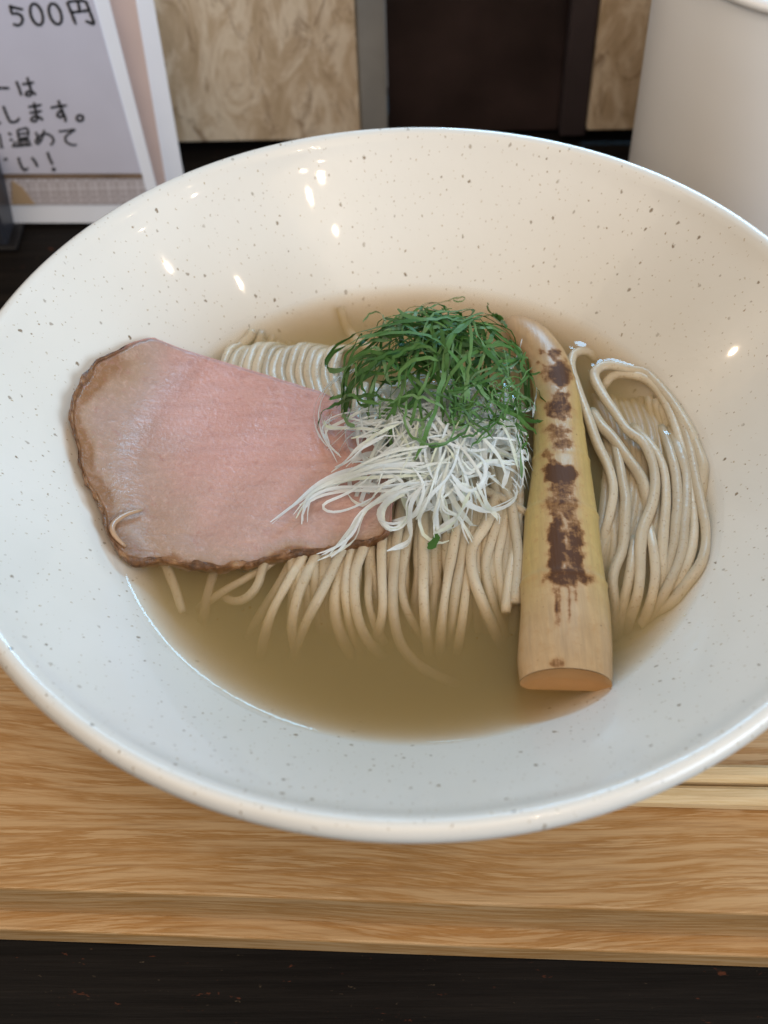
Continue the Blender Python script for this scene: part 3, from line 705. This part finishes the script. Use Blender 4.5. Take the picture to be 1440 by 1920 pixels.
for i in range(NS):
    y = Sc[i, 0]
    k = 1.0
    for nd in nodes:
        dd = (y - nd); k += 0.028 * math.exp(-(dd / 4.0) ** 2) + (0.018 * max(0, 1 - dd / 60) if 0 <= dd < 60 else 0)
    hgt = hw[i] * 0.66
    for a in range(NA):
        t = -0.22 * math.pi + a / (NA - 1) * 1.44 * math.pi
        u, v_ = math.cos(t), math.sin(t)
        zz = v_ * hgt * k if v_ > 0 else v_ * hgt * 0.55
        ww = u * hw[i] * (k if v_ > 0 else 1.0)
        P = axis[i] + Sd[i] * ww + np.array([0, 0, zz])
        V.append(P)
        along.append(1 - (y - 605) / 678 if False else (1283 - y) / 678)
        q = CAM - P; dv = P - CAM; dep = dv @ FWD; X = 720 + FPX * (dv @ RGT) / dep; Y = 960 - FPX * (dv @ UPV) / dep
        if Y < 1098: X, Y = X + 4.5 * math.sin(Y / 9.1 + 1.3) * math.sin(X / 13 + .4) + 2.5 * math.sin(Y / 3.7 + X / 5), Y + 4.0 * math.sin(X / 8.3) * math.cos(Y / 12) + 2.2 * math.sin(X / 3.1 - Y / 4.4)
        c = 0.0
        for cx, cy, rx, ry, s in CH:
            e2 = ((X - cx) / rx) ** 2 + ((Y - cy) / ry) ** 2
            if e2 < 6: c = max(c, s * min(1.0, 1.25 * math.exp(-(e2 / 1.5) ** 2)))
        if v_ < 0: c = 0
        char.append(c); side.append(abs(u))
for i in range(NS - 1):
    for a in range(NA - 1): F.append((i * NA + a, i * NA + a + 1, (i + 1) * NA + a + 1, (i + 1) * NA + a))
    F.append((i * NA + NA - 1, i * NA, (i + 1) * NA, (i + 1) * NA + NA - 1))
F.append(tuple((NS - 1) * NA + a for a in range(NA)))
root = empty('bamboo_shoot', tuple(axis[NS // 2] - np.array([0, 0, hw[NS // 2] * 0.3])))
tag(root, 'long grilled bamboo shoot with dark char marks lying on the right noodles', 'bamboo shoot')
fix_normals(mesh('shoot_body', V, F, M_BAMBOO, root, attrs={'along': along, 'char': char, 'side': side}))
# hollowed cut end
Vc = [V[a] for a in range(NA)]; cc = np.mean(Vc, axis=0)
V2 = []; F2 = []
for k, t in enumerate((1.0, 0.93, 0.8, 0.5, 0.0)):
    dep = [0.0, 0.0001, 0.0011, 0.002, 0.0022][k]
    for p in Vc: V2.append(cc + (np.array(p) - cc) * t + Ta[0] * dep - Ta[0] * 0.00015)
for k in range(4):
    for a in range(NA): F2.append((k * NA + a, k * NA + (a + 1) % NA, (k + 1) * NA + (a + 1) % NA, (k + 1) * NA + a))
weld(mesh('cut_end', V2, F2, M_CUT, root), 1e-7)
for i in range(0, int(NS * 0.62), 2):
    for s in (-1, 1):
        p = axis[i] + Sd[i] * hw[i] * s; stamps.append((p[0], p[1], ZB - 0.0008, 0.0014))
for a in np.linspace(-1, 1, 15):
    p = axis[0] + Sd[0] * hw[0] * a; stamps.append((p[0], p[1], ZB - 0.0008, 0.0014))

# ------------------------------------------------------------------ broth
NR, NT = 200, 420
R1 = 0.0812
rs = R1 * (np.linspace(0, 1, NR) ** 0.86); ths = np.linspace(0, 2 * math.pi, NT, endpoint=False)
RR, TT = np.meshgrid(rs, ths, indexing='ij'); X, Y = RR * np.cos(TT), RR * np.sin(TT)
rw = 0.0790
Z = ZB + 0.0018 * np.exp(-np.maximum(0, (0.0806 - RR)) / 0.0012)
Z += 0.00006 * np.sin(X * 190 + Y * 70 + 1) + 0.00005 * np.sin(Y * 230 - X * 110)
ex = np.zeros_like(Z)
for x, y, z, r in stamps:
    A = min(max(z + r - ZB + 0.0003, 0), 0.00018)
    if A <= 0 or z - r > ZB + 0.0006: continue
    rr0 = math.hypot(x, y)
    if rr0 > 0.083: continue
    i0, i1 = np.searchsorted(rs, rr0 - 0.0055), np.searchsorted(rs, rr0 + 0.0055)
    sl = slice(max(0, i0), min(NR, i1 + 1))
    d2 = (X[sl] - x) ** 2 + (Y[sl] - y) ** 2
    ex[sl] = np.maximum(ex[sl], A * np.exp(-d2 / (r + 0.0009) ** 2))
Z += ex
V = np.stack([X, Y, Z], -1).reshape(-1, 3).tolist()
F = []
for i in range(NR - 1):
    for j in range(NT):
        k = (j + 1) % NT; F.append((i * NT + j, (i + 1) * NT + j, (i + 1) * NT + k, i * NT + k))
base0 = len(V)
prof = [(R1, float(ZB + 0.0006)), (.0790, .0464), (.0660, .0330), (.051, .0202), (.0345, .0132), (.018, .0111), (.0, .0108)]
for r, z in prof[:-1]:
    for th in ths: V.append((r * math.cos(th), r * math.sin(th), z))
V.append((0, 0, prof[-1][1]))
for j in range(NT):
    k = (j + 1) % NT
    F.append(((NR - 1) * NT + j, base0 + j, base0 + k, (NR - 1) * NT + k))
    for i in range(len(prof) - 2): F.append((base0 + i * NT + j, base0 + (i + 1) * NT + j, base0 + (i + 1) * NT + k, base0 + i * NT + k))
    F.append((base0 + (len(prof) - 2) * NT + j, len(V) - 1, base0 + (len(prof) - 2) * NT + k))
o = weld(mesh('broth', V, F, M_BROTH), 1e-7)
tag(o, 'clear amber soup filling the speckled bowl', 'broth', kind='stuff')

# ------------------------------------------------------------------ shredded leek and shiso
class Dome:
    def __init__(s, px, py, h, a, b, c): s.c = at(px, py, ZB + h); s.r = (a, b, c)
    def z(s, x, y):
        q = ((x - s.c[0]) / s.r[0]) ** 2 + ((y - s.c[1]) / s.r[1]) ** 2
        return s.c[2] + s.r[2] * math.sqrt(1 - q) if q < 1 else -1
DL = Dome(812, 835, 0.007, 0.026, 0.025, 0.012)
DS = Dome(818, 712, 0.016, 0.0255, 0.0190, 0.0185)
def floor_z(x, y):
    dv = np.array([x, y, ZB + 0.004]) - CAM; dep = dv @ FWD; px = 720 + FPX * (dv @ RGT) / dep; py = 960 - FPX * (dv @ UPV) / dep
    if px < 735 and py < 1040: return ZB + pork_h(px, py) + 0.0010
    return ZB + 0.0026
def leek_z(x, y): return max(floor_z(x, y), DL.z(x, y))
def shiso_z(x, y): return max(leek_z(x, y), DS.z(x, y))
def ribbon(name, C, width, mat, label, cat, group, hint, thick=0.00022, curl=0.25, twist=0.6):
    n = len(C)
    if name == 'shiso_shred':     # crinkled
        C = C + np.stack([smooth_noise(n, n - 2, 0.00022) for _ in range(3)], 1)
    T, Nn, B = frames(C, hint); V = []; F = []
    tw = smooth_noise(n, 4, twist)
    wv = width * (1 + smooth_noise(n, 5, 0.16))
    for i in range(n):
        e = 0.35 + 0.65 * min(1, min(i, n - 1 - i) / 2.0)
        ca, sa = math.cos(tw[i]), math.sin(tw[i])
        Bb = B[i] * ca + Nn[i] * sa; Nb = Nn[i] * ca - B[i] * sa
        h = wv[i] * 0.5 * e
        V += [C[i] - Bb * h + Nb * h * curl, C[i] - Nb * h * curl * .4, C[i] + Bb * h + Nb * h * curl, C[i] + Nb * (thick - h * curl * .4)]
    for i in range(n - 1):
        for a in range(4): F.append((i * 4 + a, (i + 1) * 4 + a, (i + 1) * 4 + (a + 1) % 4, i * 4 + (a + 1) % 4))
    F.append((3, 2, 1, 0)); F.append(tuple((n - 1) * 4 + a for a in range(4)))
    o = mesh(name, V, F, mat); o.data.set_sharp_from_angle(angle=math.radians(55))
    if group in (LG, SG):     # say where on its heap the shred lies
        m_ = C.mean(axis=0) - CAM; dep = m_ @ FWD; mx, my = 720 + FPX * (m_ @ RGT) / dep, 960 - FPX * (m_ @ UPV) / dep
        c0 = 818 if group == SG else 812
        where = 'left side' if mx < c0 - 75 else 'right side' if mx > c0 + 75 else ('back' if my < (700 if group == SG else 800) else 'front')
        label = ('thin dark green shiso shred on the %s of the green heap' if group == SG else 'thin white leek shred on the %s of the white heap') % where
        group = group + ', ' + where
    elif group == SPG:
        m_ = C.mean(axis=0) - CAM; dep = m_ @ FWD; mx, my = 720 + FPX * (m_ @ RGT) / dep, 960 - FPX * (m_ @ UPV) / dep
        where = 'left over the pork' if mx < 700 else 'down over the front noodles' if mx < 880 else 'right towards the bamboo shoot'
        label = 'white leek shred fanning out ' + where; group = group + ', ' + where
    tag(o, label, cat, group)
    return o
def heap_strand(hf, dome, ang0, rad0, length, bend, lift, n=14, sink=0.0, dip=0.0):
    """a strand lying over a heap: starts at polar (ang0, rad0) of the dome, wanders across it"""
    x = dome.c[0] + dome.r[0] * rad0 * math.cos(ang0); y = dome.c[1] + dome.r[1] * rad0 * math.sin(ang0)
    hd = random.uniform(0, 2 * math.pi); step = length / n; C = []
    # tend to head across the heap
    cx = math.atan2(dome.c[1] - y, dome.c[0] - x); hd = cx + random.gauss(0, 0.9)
    kk = random.gauss(0, bend); lf = lift; wv = random.uniform(0, 6)
    for i in range(n):
        z = hf(x, y)
        q = math.hypot((x - dome.c[0]) / dome.r[0], (y - dome.c[1]) / dome.r[1])
        C.append((x, y, z + lf + 0.0008 * math.sin(i * 0.9 + wv) - sink))
        kk += random.gauss(0, bend * 0.5); kk *= 0.8
        if q > 0.95:   # turn back along the rim so that strands stay on the heap
            hd += 0.35 * math.copysign(1, math.sin(math.atan2(dome.c[1] - y, dome.c[0] - x) - hd))
        hd += kk
        s = step * (0.62 if q > 0.8 else 1.0)
        x += s * math.cos(hd); y += s * math.sin(hd)
    C = np.array(C)
    C[1:-1, 2] = (C[:-2, 2] + 2 * C[1:-1, 2] + C[2:, 2]) / 4
    return C
def up_hint(C, c):
    h = C - np.array([c[0], c[1], c[2] - 0.008]); return h / (np.linalg.norm(h, axis=1)[:, None] + 1e-9)
LL, LG = 'thin white leek shred tangled in the heap beneath the shiso', 'white leek shreds of the heap'
SL, SG = 'thin dark green shiso shred tangled on top of the leek heap', 'green shiso shreds of the heap'
SPL, SPG = 'white leek shred fanning out over the pork or noodles', 'leek shreds fanning out of the heap'

def trace(pts, hf, lift, n):   # pts in pixels of the 2.571x view of the heap
    Q = catmull(np.array([(500 + x / 2.571, 540 + y / 2.571) for x, y in pts], float), n)
    P = np.array([march(px, py, hf) for px, py in Q])
    for _ in range(3): P[1:-1] = (P[:-2] + 2 * P[1:-1] + P[2:]) / 4
    P[:, 2] += lift
    return P
# heap body
for k in range(215):
    deep = k % 2 == 0
    C = heap_strand(leek_z, DL, random.uniform(0, 6.28), random.uniform(0.1, 0.98), random.uniform(0.018, 0.042), 0.09, random.uniform(-0.009, -0.002) if deep else random.uniform(-0.002, 0.0008))
    ribbon('leek_shred', C, random.uniform(0.00045, 0.0010) * (2.0 if deep else 1), M_LEEK, LL, 'leek shred', LG, up_hint(C, DL.c), thick=0.00012, curl=0.12, twist=0.5)
leek_tr = [
    [(760, 860), (600, 870), (450, 880), (320, 920), (210, 980), (160, 1040), (100, 1090), (45, 1130)],
    [(780, 900), (620, 900), (480, 905), (360, 940), (260, 985), (190, 1030), (150, 1110)],
    [(720, 830), (560, 860), (430, 910), (300, 960), (200, 1010), (170, 1070), (180, 1140)],
    [(830, 940), (640, 960), (480, 975), (330, 970), (230, 1010), (160, 1060)],
    [(700, 940), (580, 1000), (500, 1060), (430, 1140), (370, 1220), (300, 1300)],
    [(720, 980), (620, 1000), (520, 1040), (450, 1110), (430, 1190), (340, 1260), (265, 1300)],
    [(300, 780), (260, 700), (250, 600), (290, 510), (350, 440), (420, 380)],
    [(540, 700), (430, 690), (330, 690), (270, 670), (300, 620)],
    [(600, 590), (480, 600), (380, 620), (300, 660), (255, 690), (290, 760), (360, 830)],
    [(560, 740), (460, 790), (400, 850), (330, 880)],
    [(640, 660), (540, 690), (440, 740)],
    [(780, 780), (640, 800), (520, 840), (420, 890), (350, 950)],
    [(860, 800), (820, 900), (790, 1000), (760, 1080), (720, 1130)],
    [(880, 840), (850, 940), (820, 1060), (800, 1130), (830, 1200)],
    [(760, 960), (700, 1040), (690, 1120), (700, 1230), (640, 1260), (580, 1285)],
    [(640, 1000), (560, 1060), (545, 1120), (600, 1180), (670, 1150), (700, 1080)],
    [(900, 960), (960, 1050), (1050, 1090), (1150, 1070), (1210, 1020), (1200, 960)],
    [(880, 900), (960, 1000), (1030, 970), (1060, 900), (1040, 830), (960, 800)],
    [(840, 1010), (860, 1080), (920, 1110), (960, 1180), (990, 1240)],
    [(980, 1000), (920, 1120), (870, 1170), (810, 1200)],
    [(1010, 960), (1060, 1060), (1100, 1110), (1110, 1140)],
    [(940, 840), (990, 900), (1020, 860), (1100, 840), (1190, 860)],
    [(1120, 640), (1160, 720), (1190, 800), (1210, 890)],
    [(1230, 260), (1210, 330), (1180, 400), (1140, 460)],
    [(1300, 500), (1290, 570), (1280, 640)],
    [(1050, 620), (1150, 600), (1230, 610), (1280, 590)],
    [(700, 880), (760, 960), (740, 1060), (690, 1130), (590, 1160), (540, 1130)],
    [(930, 780), (900, 880), (850, 960), (790, 1010), (740, 1100), (735, 1160)],
    [(1000, 700), (1080, 780), (1130, 850), (1150, 920)],
    [(500, 920), (420, 990), (300, 1040), (250, 1060), (290, 1100), (400, 1080), (520, 1020)],
]
own = {0: 'longest white leek shred reaching furthest left over the pork', 4: 'white leek shred pointing down over the pork lower edge',
       6: 'white leek shred curving around the left side of the shiso', 16: 'white leek shred curving right towards the bamboo shoot'}
for k, pts in enumerate(leek_tr):
    C = trace(pts, leek_z, 0.0009 + 0.0006 * random.random(), 18)
    lab = own.get(k)
    ribbon('leek_shred', C, random.uniform(0.0006, 0.0012), M_LEEK, lab or SPL, 'leek shred', None if lab else SPG, up_hint(C, DL.c), thick=0.00014, curl=0.14, twist=0.45)
    if k < 22:
        for e in range(2):
            jit = [(x + random.uniform(-26, 26), y + random.uniform(-22, 22)) for x, y in pts]
            C = trace(jit, leek_z, 0.0003 + 0.0008 * random.random(), 16)
            ribbon('leek_shred', C, random.uniform(0.0004, 0.0009), M_LEEK, SPL, 'leek shred', SPG, up_hint(C, DL.c), thick=0.00012, curl=0.14, twist=0.6)
for k in range(190):
    deep = k % 2 == 0
    C = heap_strand(shiso_z, DS, random.uniform(0, 6.28), random.uniform(0.1, 0.97), random.uniform(0.014, 0.034), 0.22, random.uniform(-0.010, -0.0025) if deep else random.uniform(-0.0025, 0.0012))
    ribbon('shiso_shred', C, random.uniform(0.0004, 0.0010) * (1.7 if deep else 1), M_SHISO, SL, 'shiso shred', SG, up_hint(C, DS.c), thick=0.00012, curl=0.14, twist=0.8)
shiso_tr = [
    ([(330, 440), (285, 420), (275, 380), (320, 310), (420, 250), (540, 210), (650, 190), (760, 180)], .0016, 'broad green shiso shred looping at the left end of the heap'),
    ([(440, 370), (350, 420), (290, 410), (300, 350), (380, 300), (480, 250), (600, 220)], .0017, None),
    ([(360, 330), (450, 280), (560, 240), (680, 230), (800, 260), (890, 320), (940, 400), (965, 480), (975, 560)], .0015, None),
    ([(640, 130), (670, 165), (760, 180), (880, 170), (960, 180), (1040, 140), (1080, 160)], .0015, None),
    ([(980, 110), (930, 130), (850, 150), (760, 150), (730, 140), (760, 90), (830, 90), (880, 120)], .0008, None),
    ([(730, 140), (760, 95), (840, 90), (900, 70), (960, 60), (970, 80), (900, 90), (880, 70), (920, 60)], .0006, None),
    ([(470, 185), (490, 150), (540, 135), (570, 165), (570, 195)], .0006, 'fine green shiso curl sticking up at the back left of the heap'),
    ([(1065, 95), (1070, 130), (1100, 170), (1150, 215)], .0009, None),
    ([(1000, 160), (930, 210), (880, 260), (860, 340), (855, 420), (845, 500), (820, 580), (800, 660), (760, 740), (715, 850)], .0015, 'pale green shiso shred running straight down the heap front'),
    ([(840, 220), (850, 290), (870, 350), (860, 430)], .0015, None),
    ([(1140, 170), (1080, 150), (1000, 170), (950, 210), (900, 250)], .0018, None),
    ([(1090, 150), (1130, 180), (1155, 220)], .0016, None),
    ([(980, 180), (985, 290), (975, 400), (965, 490), (950, 580)], .0011, None),
    ([(640, 540), (640, 600), (680, 650), (760, 660), (800, 610)], .0008, None),
    ([(670, 570), (670, 700), (760, 770), (860, 770), (910, 710), (890, 630)], .0008, None),
    ([(760, 640), (740, 720), (740, 770)], .0011, None),
    ([(380, 530), (370, 620), (400, 680), (430, 695)], .0013, None),
    ([(530, 540), (450, 540), (380, 560), (300, 600), (255, 640), (250, 690)], .0014, 'green shiso shred hanging furthest left over the leek'),
    ([(330, 530), (300, 560), (380, 530), (470, 560), (540, 575)], .0015, None),
    ([(550, 560), (545, 610), (550, 645)], .0007, None),
    ([(1250, 330), (1220, 400), (1270, 460), (1320, 550), (1355, 610)], .0012, None),
    ([(1190, 310), (1230, 370), (1260, 420), (1290, 470)], .0014, None),
    ([(1210, 540), (1200, 640), (1210, 740), (1220, 830), (1230, 940)], .0016, 'straight green shiso shred hanging beside the bamboo shoot'),
    ([(1060, 540), (1150, 600), (1230, 640), (1300, 670), (1355, 660)], .0010, None),
    ([(1000, 480), (1080, 560), (1140, 600), (1200, 640), (1260, 700), (1300, 720)], .0013, None),
    ([(980, 800), (1020, 740), (1080, 690), (1130, 640), (1150, 580)], .0010, None),
    ([(920, 740), (980, 740), (1040, 700), (1100, 660)], .0009, None),
    ([(700, 730), (800, 780), (880, 750), (940, 720), (1000, 640)], .0008, None),
    ([(870, 520), (960, 500), (1060, 470), (1130, 430)], .0013, None),
    ([(1030, 300), (1080, 360), (1120, 390), (1060, 440), (990, 480)], .0013, None),
    ([(600, 370), (680, 320), (760, 300), (820, 330)], .0012, None),
    ([(560, 470), (600, 390), (660, 330), (740, 300)], .0014, None),
    ([(640, 500), (640, 430), (680, 380), (760, 350), (830, 370)], .0012, None),
    ([(430, 440), (500, 400), (560, 350), (640, 320)], .0017, None),
    ([(480, 530), (460, 460), (500, 390), (580, 360), (620, 410)], .0016, None),
    ([(580, 580), (680, 540), (780, 560), (860, 610)], .0009, None),
    ([(770, 520), (850, 540), (930, 590), (990, 660), (1060, 720), (1090, 750)], .0007, None),
    ([(1150, 450), (1210, 520), (1260, 560), (1290, 640)], .0008, None),
    ([(1250, 760), (1230, 800), (1250, 720), (1190, 680)], .0012, None),
]
for pts, wd, lab in shiso_tr:
    C = trace(pts, shiso_z, 0.0012 + 0.0008 * random.random(), 20)
    ribbon('shiso_shred', C, wd * 0.80, M_SHISO, lab or SL, 'shiso shred', None if lab else SG, up_hint(C, DS.c), thick=0.00012, curl=0.14, twist=0.45)
for k in range(46):     # fine curls trailing over the right front of the heap
    x, y = random.uniform(880, 1240), random.uniform(450, 700)
    pts = [(x, y)]; a = random.uniform(0, 6.28)
    for j in range(5):
        a += random.gauss(0, 0.7); pts.append((pts[-1][0] + 34 * math.cos(a), pts[-1][1] + 28 * math.sin(a)))
    C = trace(pts, shiso_z, random.uniform(0.0004, 0.002), 14)
    ribbon('shiso_shred', C, random.uniform(0.0003, 0.0007), M_SHISO, SL, 'shiso shred', SG, up_hint(C, DS.c), thick=0.00014, twist=0.9)
C = trace([(775, 1265), (805, 1240), (822, 1205), (818, 1190)], lambda x, y: ZB + 0.0026, 0.0004, 8)
ribbon('shiso_shred', C, 0.0021, M_SHISO, 'stray green shiso scrap fallen on the front noodles', 'shiso shred', None, np.tile([0, 0, 1.0], (8, 1)), curl=0.1, twist=0.1)

# ------------------------------------------------------------------ oil droplets at the waterline
V = []; F = []
def drop(x, y, z, r):
    b0 = len(V)
    for i in range(4):
        ph = math.pi / 2 * i / 3.0
        for a in range(8):
            t = a * math.pi / 4; V.append((x + r * math.cos(ph) * math.cos(t), y + r * math.cos(ph) * math.sin(t), z + r * 0.55 * math.sin(ph)))
    for i in range(3):
        for a in range(8): F.append((b0 + i * 8 + a, b0 + i * 8 + (a + 1) % 8, b0 + (i + 1) * 8 + (a + 1) % 8, b0 + (i + 1) * 8 + a))
for k in range(70):
    i = random.randrange(nb)
    if OL[i][1] < 985: continue
    p = at(OL[i][0] + random.uniform(-3, 3), OL[i][1] + random.uniform(2, 16), ZB); drop(p[0], p[1], ZB + 0.0003, random.uniform(0.0002, 0.0005))
for k in range(40):
    p = at(random.uniform(330, 1300), random.uniform(1040, 1200), ZB); drop(p[0], p[1], ZB + 0.0001, random.uniform(0.00015, 0.0004))
o = mesh('oil_droplets', V, F, M_CLEAR); tag(o, 'tiny clear oil droplets floating on the soup', 'oil', kind='stuff')

# ------------------------------------------------------------------ menu cards behind the bowl
M_PAPER = plain('laminated_white_paper', (0.82, 0.86, 0.96), 0.25, var=0.02)
M_PANEL = plain('printed_grey_lilac', (0.54, 0.54, 0.65), 0.3, var=0.03)
M_PINK = plain('printed_pink_beige', (0.62, 0.48, 0.44), 0.3, var=0.05)
M_GOLD = plain('printed_brown_line', (0.20, 0.14, 0.10), 0.35, var=0.3)
M_REFLECT = plain('painted_reflection_tan', (0.46, 0.33, 0.21), 0.35, var=0.1)  # colour of a reflection on the card, not of its print
M_INK = plain('black_ink', (0.012, 0.014, 0.018), 0.5)
M_LACE = m_lace()
class Plane:
    """a leaning board: bottom line through (0,y0,z0), leaning back by tan k"""
    def __init__(s, y0, z0, k): s.n = np.array([0, 1.0, -k]); s.n /= np.linalg.norm(s.n); s.p = np.array([0, y0, z0])
    def at(s, px, py, lift=0.0):
        d = ray(px, py); t = ((s.p - s.n * lift - CAM) @ s.n) / (d @ s.n); return CAM + d * t
def slab(name, pl, poly, lift, thick, mat, parent):
    top = [pl.at(x, y, lift) for x, y in poly]; bot = [p + pl.n * thick for p in top]; n = len(poly)
    F = [tuple(range(n)), tuple(range(2 * n - 1, n - 1, -1))] + [(i, n + i, n + (i + 1) % n, (i + 1) % n) for i in range(n)]
    return fix_normals(mesh(name, top + bot, F, mat, parent, smooth=False))
p1 = Plane(0.2012, -0.0215, 0.30)
card = empty('menu_card', tuple(p1.at(120, 414)))
tag(card, 'white laminated price card with handwritten Japanese writing, 500円 at its top', 'menu card')
q = 0.25
slab('sheet', p1, [(-190, 418), (310, 418), (202, -5), (180, -90), (-230, -90)], 0, 0.0012, M_PAPER, card)
panel = slab('printed_panel', p1, [(-170, 326), (265, 325), (175, 0), (152, -85), (-210, -85)], 0.0004, 0.0003, M_PANEL, card)
slab('brown_line', p1, [(-170, 335.5), (268, 335), (265.5, 326), (-170, 327)], 0.0005, 0.0003, M_GOLD, card)
slab('lace_band', p1, [(-170, 384), (282, 384), (268, 336), (-170, 336.5)], 0.0004, 0.0003, M_LACE, card)
slab('reflection_patch', p1, [(23, 384), (66, 384), (42, 352), (22, 338)], 0.0008, 0.0003, M_REFLECT, card)  # reflected tone lying on the card, painted as a flat tan patch
def stroke_mesh(name, strokes, width, parent):
    V = []; F = []
    for s in strokes:
        Q = catmull(np.array(s, float) * q, max(6, 4 * len(s))); n = len(Q)
        T = np.gradient(Q, axis=0); T /= np.linalg.norm(T, axis=1)[:, None] + 1e-9; Pn = np.stack([-T[:, 1], T[:, 0]], 1)
        b0 = len(V)
        for i in range(n):
            h = width * q * 0.5 * (1 + 0.15 * math.sin(i * 1.7)) * (0.7 if i in (0, n - 1) else 1)
            for sg, lf in ((-1, 0.0007), (1, 0.0007), (1, 0.0005), (-1, 0.0005)): V.append(p1.at(Q[i][0] + Pn[i][0] * h * sg, Q[i][1] + Pn[i][1] * h * sg, lf))
        for i in range(n - 1):
            for a in range(4): F.append((b0 + i * 4 + a, b0 + i * 4 + (a + 1) % 4, b0 + (i + 1) * 4 + (a + 1) % 4, b0 + (i + 1) * 4 + a))
        F.append((b0, b0 + 3, b0 + 2, b0 + 1)); F.append(tuple(b0 + (n - 1) * 4 + a for a in range(4)))
    o = fix_normals(mesh(name, V, F, M_INK, parent, smooth=False)); o.parent = panel; return o
def ell(cx, cy, rx, ry, sl=0.0): return [(cx + rx * math.cos(t) + sl * ry * math.sin(t), cy + ry * math.sin(t)) for t in np.linspace(0, 2 * math.pi, 15)]
stroke_mesh('lettering', [[(76, 36), (82, 66), (92, 100), (132, 102), (164, 124), (168, 162), (140, 190), (98, 180)], [(66, 48), (90, 52), (130, 62), (174, 72)],
    ell(275, 108, 44, 80, 0.24), ell(415, 104, 44, 78, 0.26),
    [(503, 14), (535, 92), (570, 184)], [(508, 14), (590, 4), (645, 10)], [(645, 10), (676, 92), (706, 178), (680, 172), (642, 156)], [(584, 10), (600, 84)], [(535, 94), (600, 86), (672, 78)]], 21, card)
stroke_mesh('lettering', [[(-60, 662), (0, 660), (72, 662)], [(122, 608), (143, 660), (162, 718)], [(166, 632), (210, 626), (256, 618)], [(204, 580), (222, 640), (236, 700), (214, 720), (192, 704), (214, 686), (248, 692), (268, 712)]], 19, card)
stroke_mesh('lettering', [[(24, 795), (50, 860), (78, 912), (120, 912), (148, 884)], [(212, 802), (262, 796), (312, 786)], [(222, 846), (268, 840), (314, 832)], [(254, 768), (270, 840), (280, 892), (254, 912), (234, 894), (262, 872), (300, 882), (322, 902)],
    [(380, 808), (440, 798), (502, 790)], [(438, 752), (454, 800), (474, 850), (456, 880), (430, 862), (448, 836), (474, 850), (490, 885), (492, 915)], ell(600, 886, 24, 22), [(-10, 915), (4, 930)]], 19, card)
stroke_mesh('lettering', [[(62, 996), (84, 1014)], [(72, 1044), (96, 1054)], [(94, 1104), (116, 1062)], [(130, 976), (140, 1040)], [(130, 976), (204, 964), (212, 1030)], [(140, 1040), (212, 1030)], [(135, 1008), (208, 998)],
    [(110, 1098), (170, 1092), (238, 1086)], [(132, 1056), (216, 1044)], [(136, 1056), (144, 1096)], [(162, 1052), (168, 1092)], [(190, 1048), (196, 1090)], [(214, 1044), (222, 1088)],
    [(268, 990), (284, 1030), (302, 1068)], [(332, 974), (322, 1020), (296, 1070), (276, 1078), (270, 1052), (302, 1016), (350, 1004), (394, 1030), (400, 1066), (378, 1088)],
    [(440, 986), (500, 980), (562, 972), (520, 1000), (490, 1032), (500, 1066), (540, 1086), (576, 1086)], [(-6, 1000), (6, 1060), (10, 1100)], [(0, 1100), (26, 1106)]], 16, card)
stroke_mesh('lettering', [[(138, 1180), (154, 1232), (182, 1276), (212, 1258)], [(238, 1180), (264, 1214), (282, 1252)], [(356, 1140), (374, 1190), (396, 1236)], ell(404, 1270, 6, 6), [(30, 1196), (56, 1192)]], 18, card)

p2 = Plane(0.2130, -0.0215, 0.27)
card2 = empty('menu_card', tuple(p2.at(250, 400)))
tag(card2, 'second pale menu card with pink print tucked behind the handwritten one', 'menu card')
slab('sheet', p2, [(0, 400), (356, 400), (287, 0), (268, -100), (0, -100)], 0, 0.0012, M_PAPER, card2)
slab('printed_panel', p2, [(0, 385), (318, 385), (254, 0), (238, -90), (0, -90)], 0.0004, 0.0003, M_PINK, card2)

# ------------------------------------------------------------------ dark holder at the left end of the card
M_HOLD = plain('dark_blue_grey_plastic', (0.035, 0.040, 0.055), 0.35)
P = at(0, 462, ZC); hx = P[0] + 0.0040; hy = P[1] + 0.006
hold = empty('table_caddy', (hx - 0.03, hy, ZC))
tag(hold, 'dark grey table caddy at the left end of the price card', 'caddy')
bevel_box('caddy_box', box(hx - 0.06, hx, hy - 0.008, hy + 0.012, ZC + 0.0005, ZC + 0.034), M_HOLD, hold, 0.0018, 3)
bevel_box('caddy_foot', box(hx - 0.064, hx + 0.004, hy - 0.010, hy + 0.014, ZC + 0.0001, ZC + 0.0022), M_LEDGE, hold, 0.0008)

# ------------------------------------------------------------------ white canister at the right
M_CAN = plain('matt_white_enamel', (0.86, 0.85, 0.84), 0.38, var=0.03, vs_=20)
cy = 0.178; cr = 0.052
edge = at_y(1206, 150, cy); cx = edge[0] + cr * 1.0
can = empty('canister', (cx, cy, ZC))
tag(can, 'plain white cylindrical canister standing behind the bowl at the right', 'canister')
ztop = at_y(1440, 26, cy - cr * 0.95)[2]
V, F = lathe([(0, ZC + .0004), (cr - .003, ZC + .0004), (cr - .0008, ZC + .0015), (cr, ZC + .004), (cr, ztop - .0040), (cr - .0004, ztop - .0032)], 128)
V = [(x + cx, y + cy, z) for x, y, z in V]; weld(mesh('canister_body', V, F, M_CAN, can))
V, F = lathe([(cr - .0004, ztop - .0032), (cr + .0010, ztop - .0026), (cr + .0014, ztop - .0010), (cr + .0008, ztop), (cr - .002, ztop + .0004), (cr * .6, ztop + .0012), (0, ztop + .0014)], 128)
V = [(x + cx, y + cy, z) for x, y, z in V]; weld(mesh('lid', V, F, M_CAN, can))
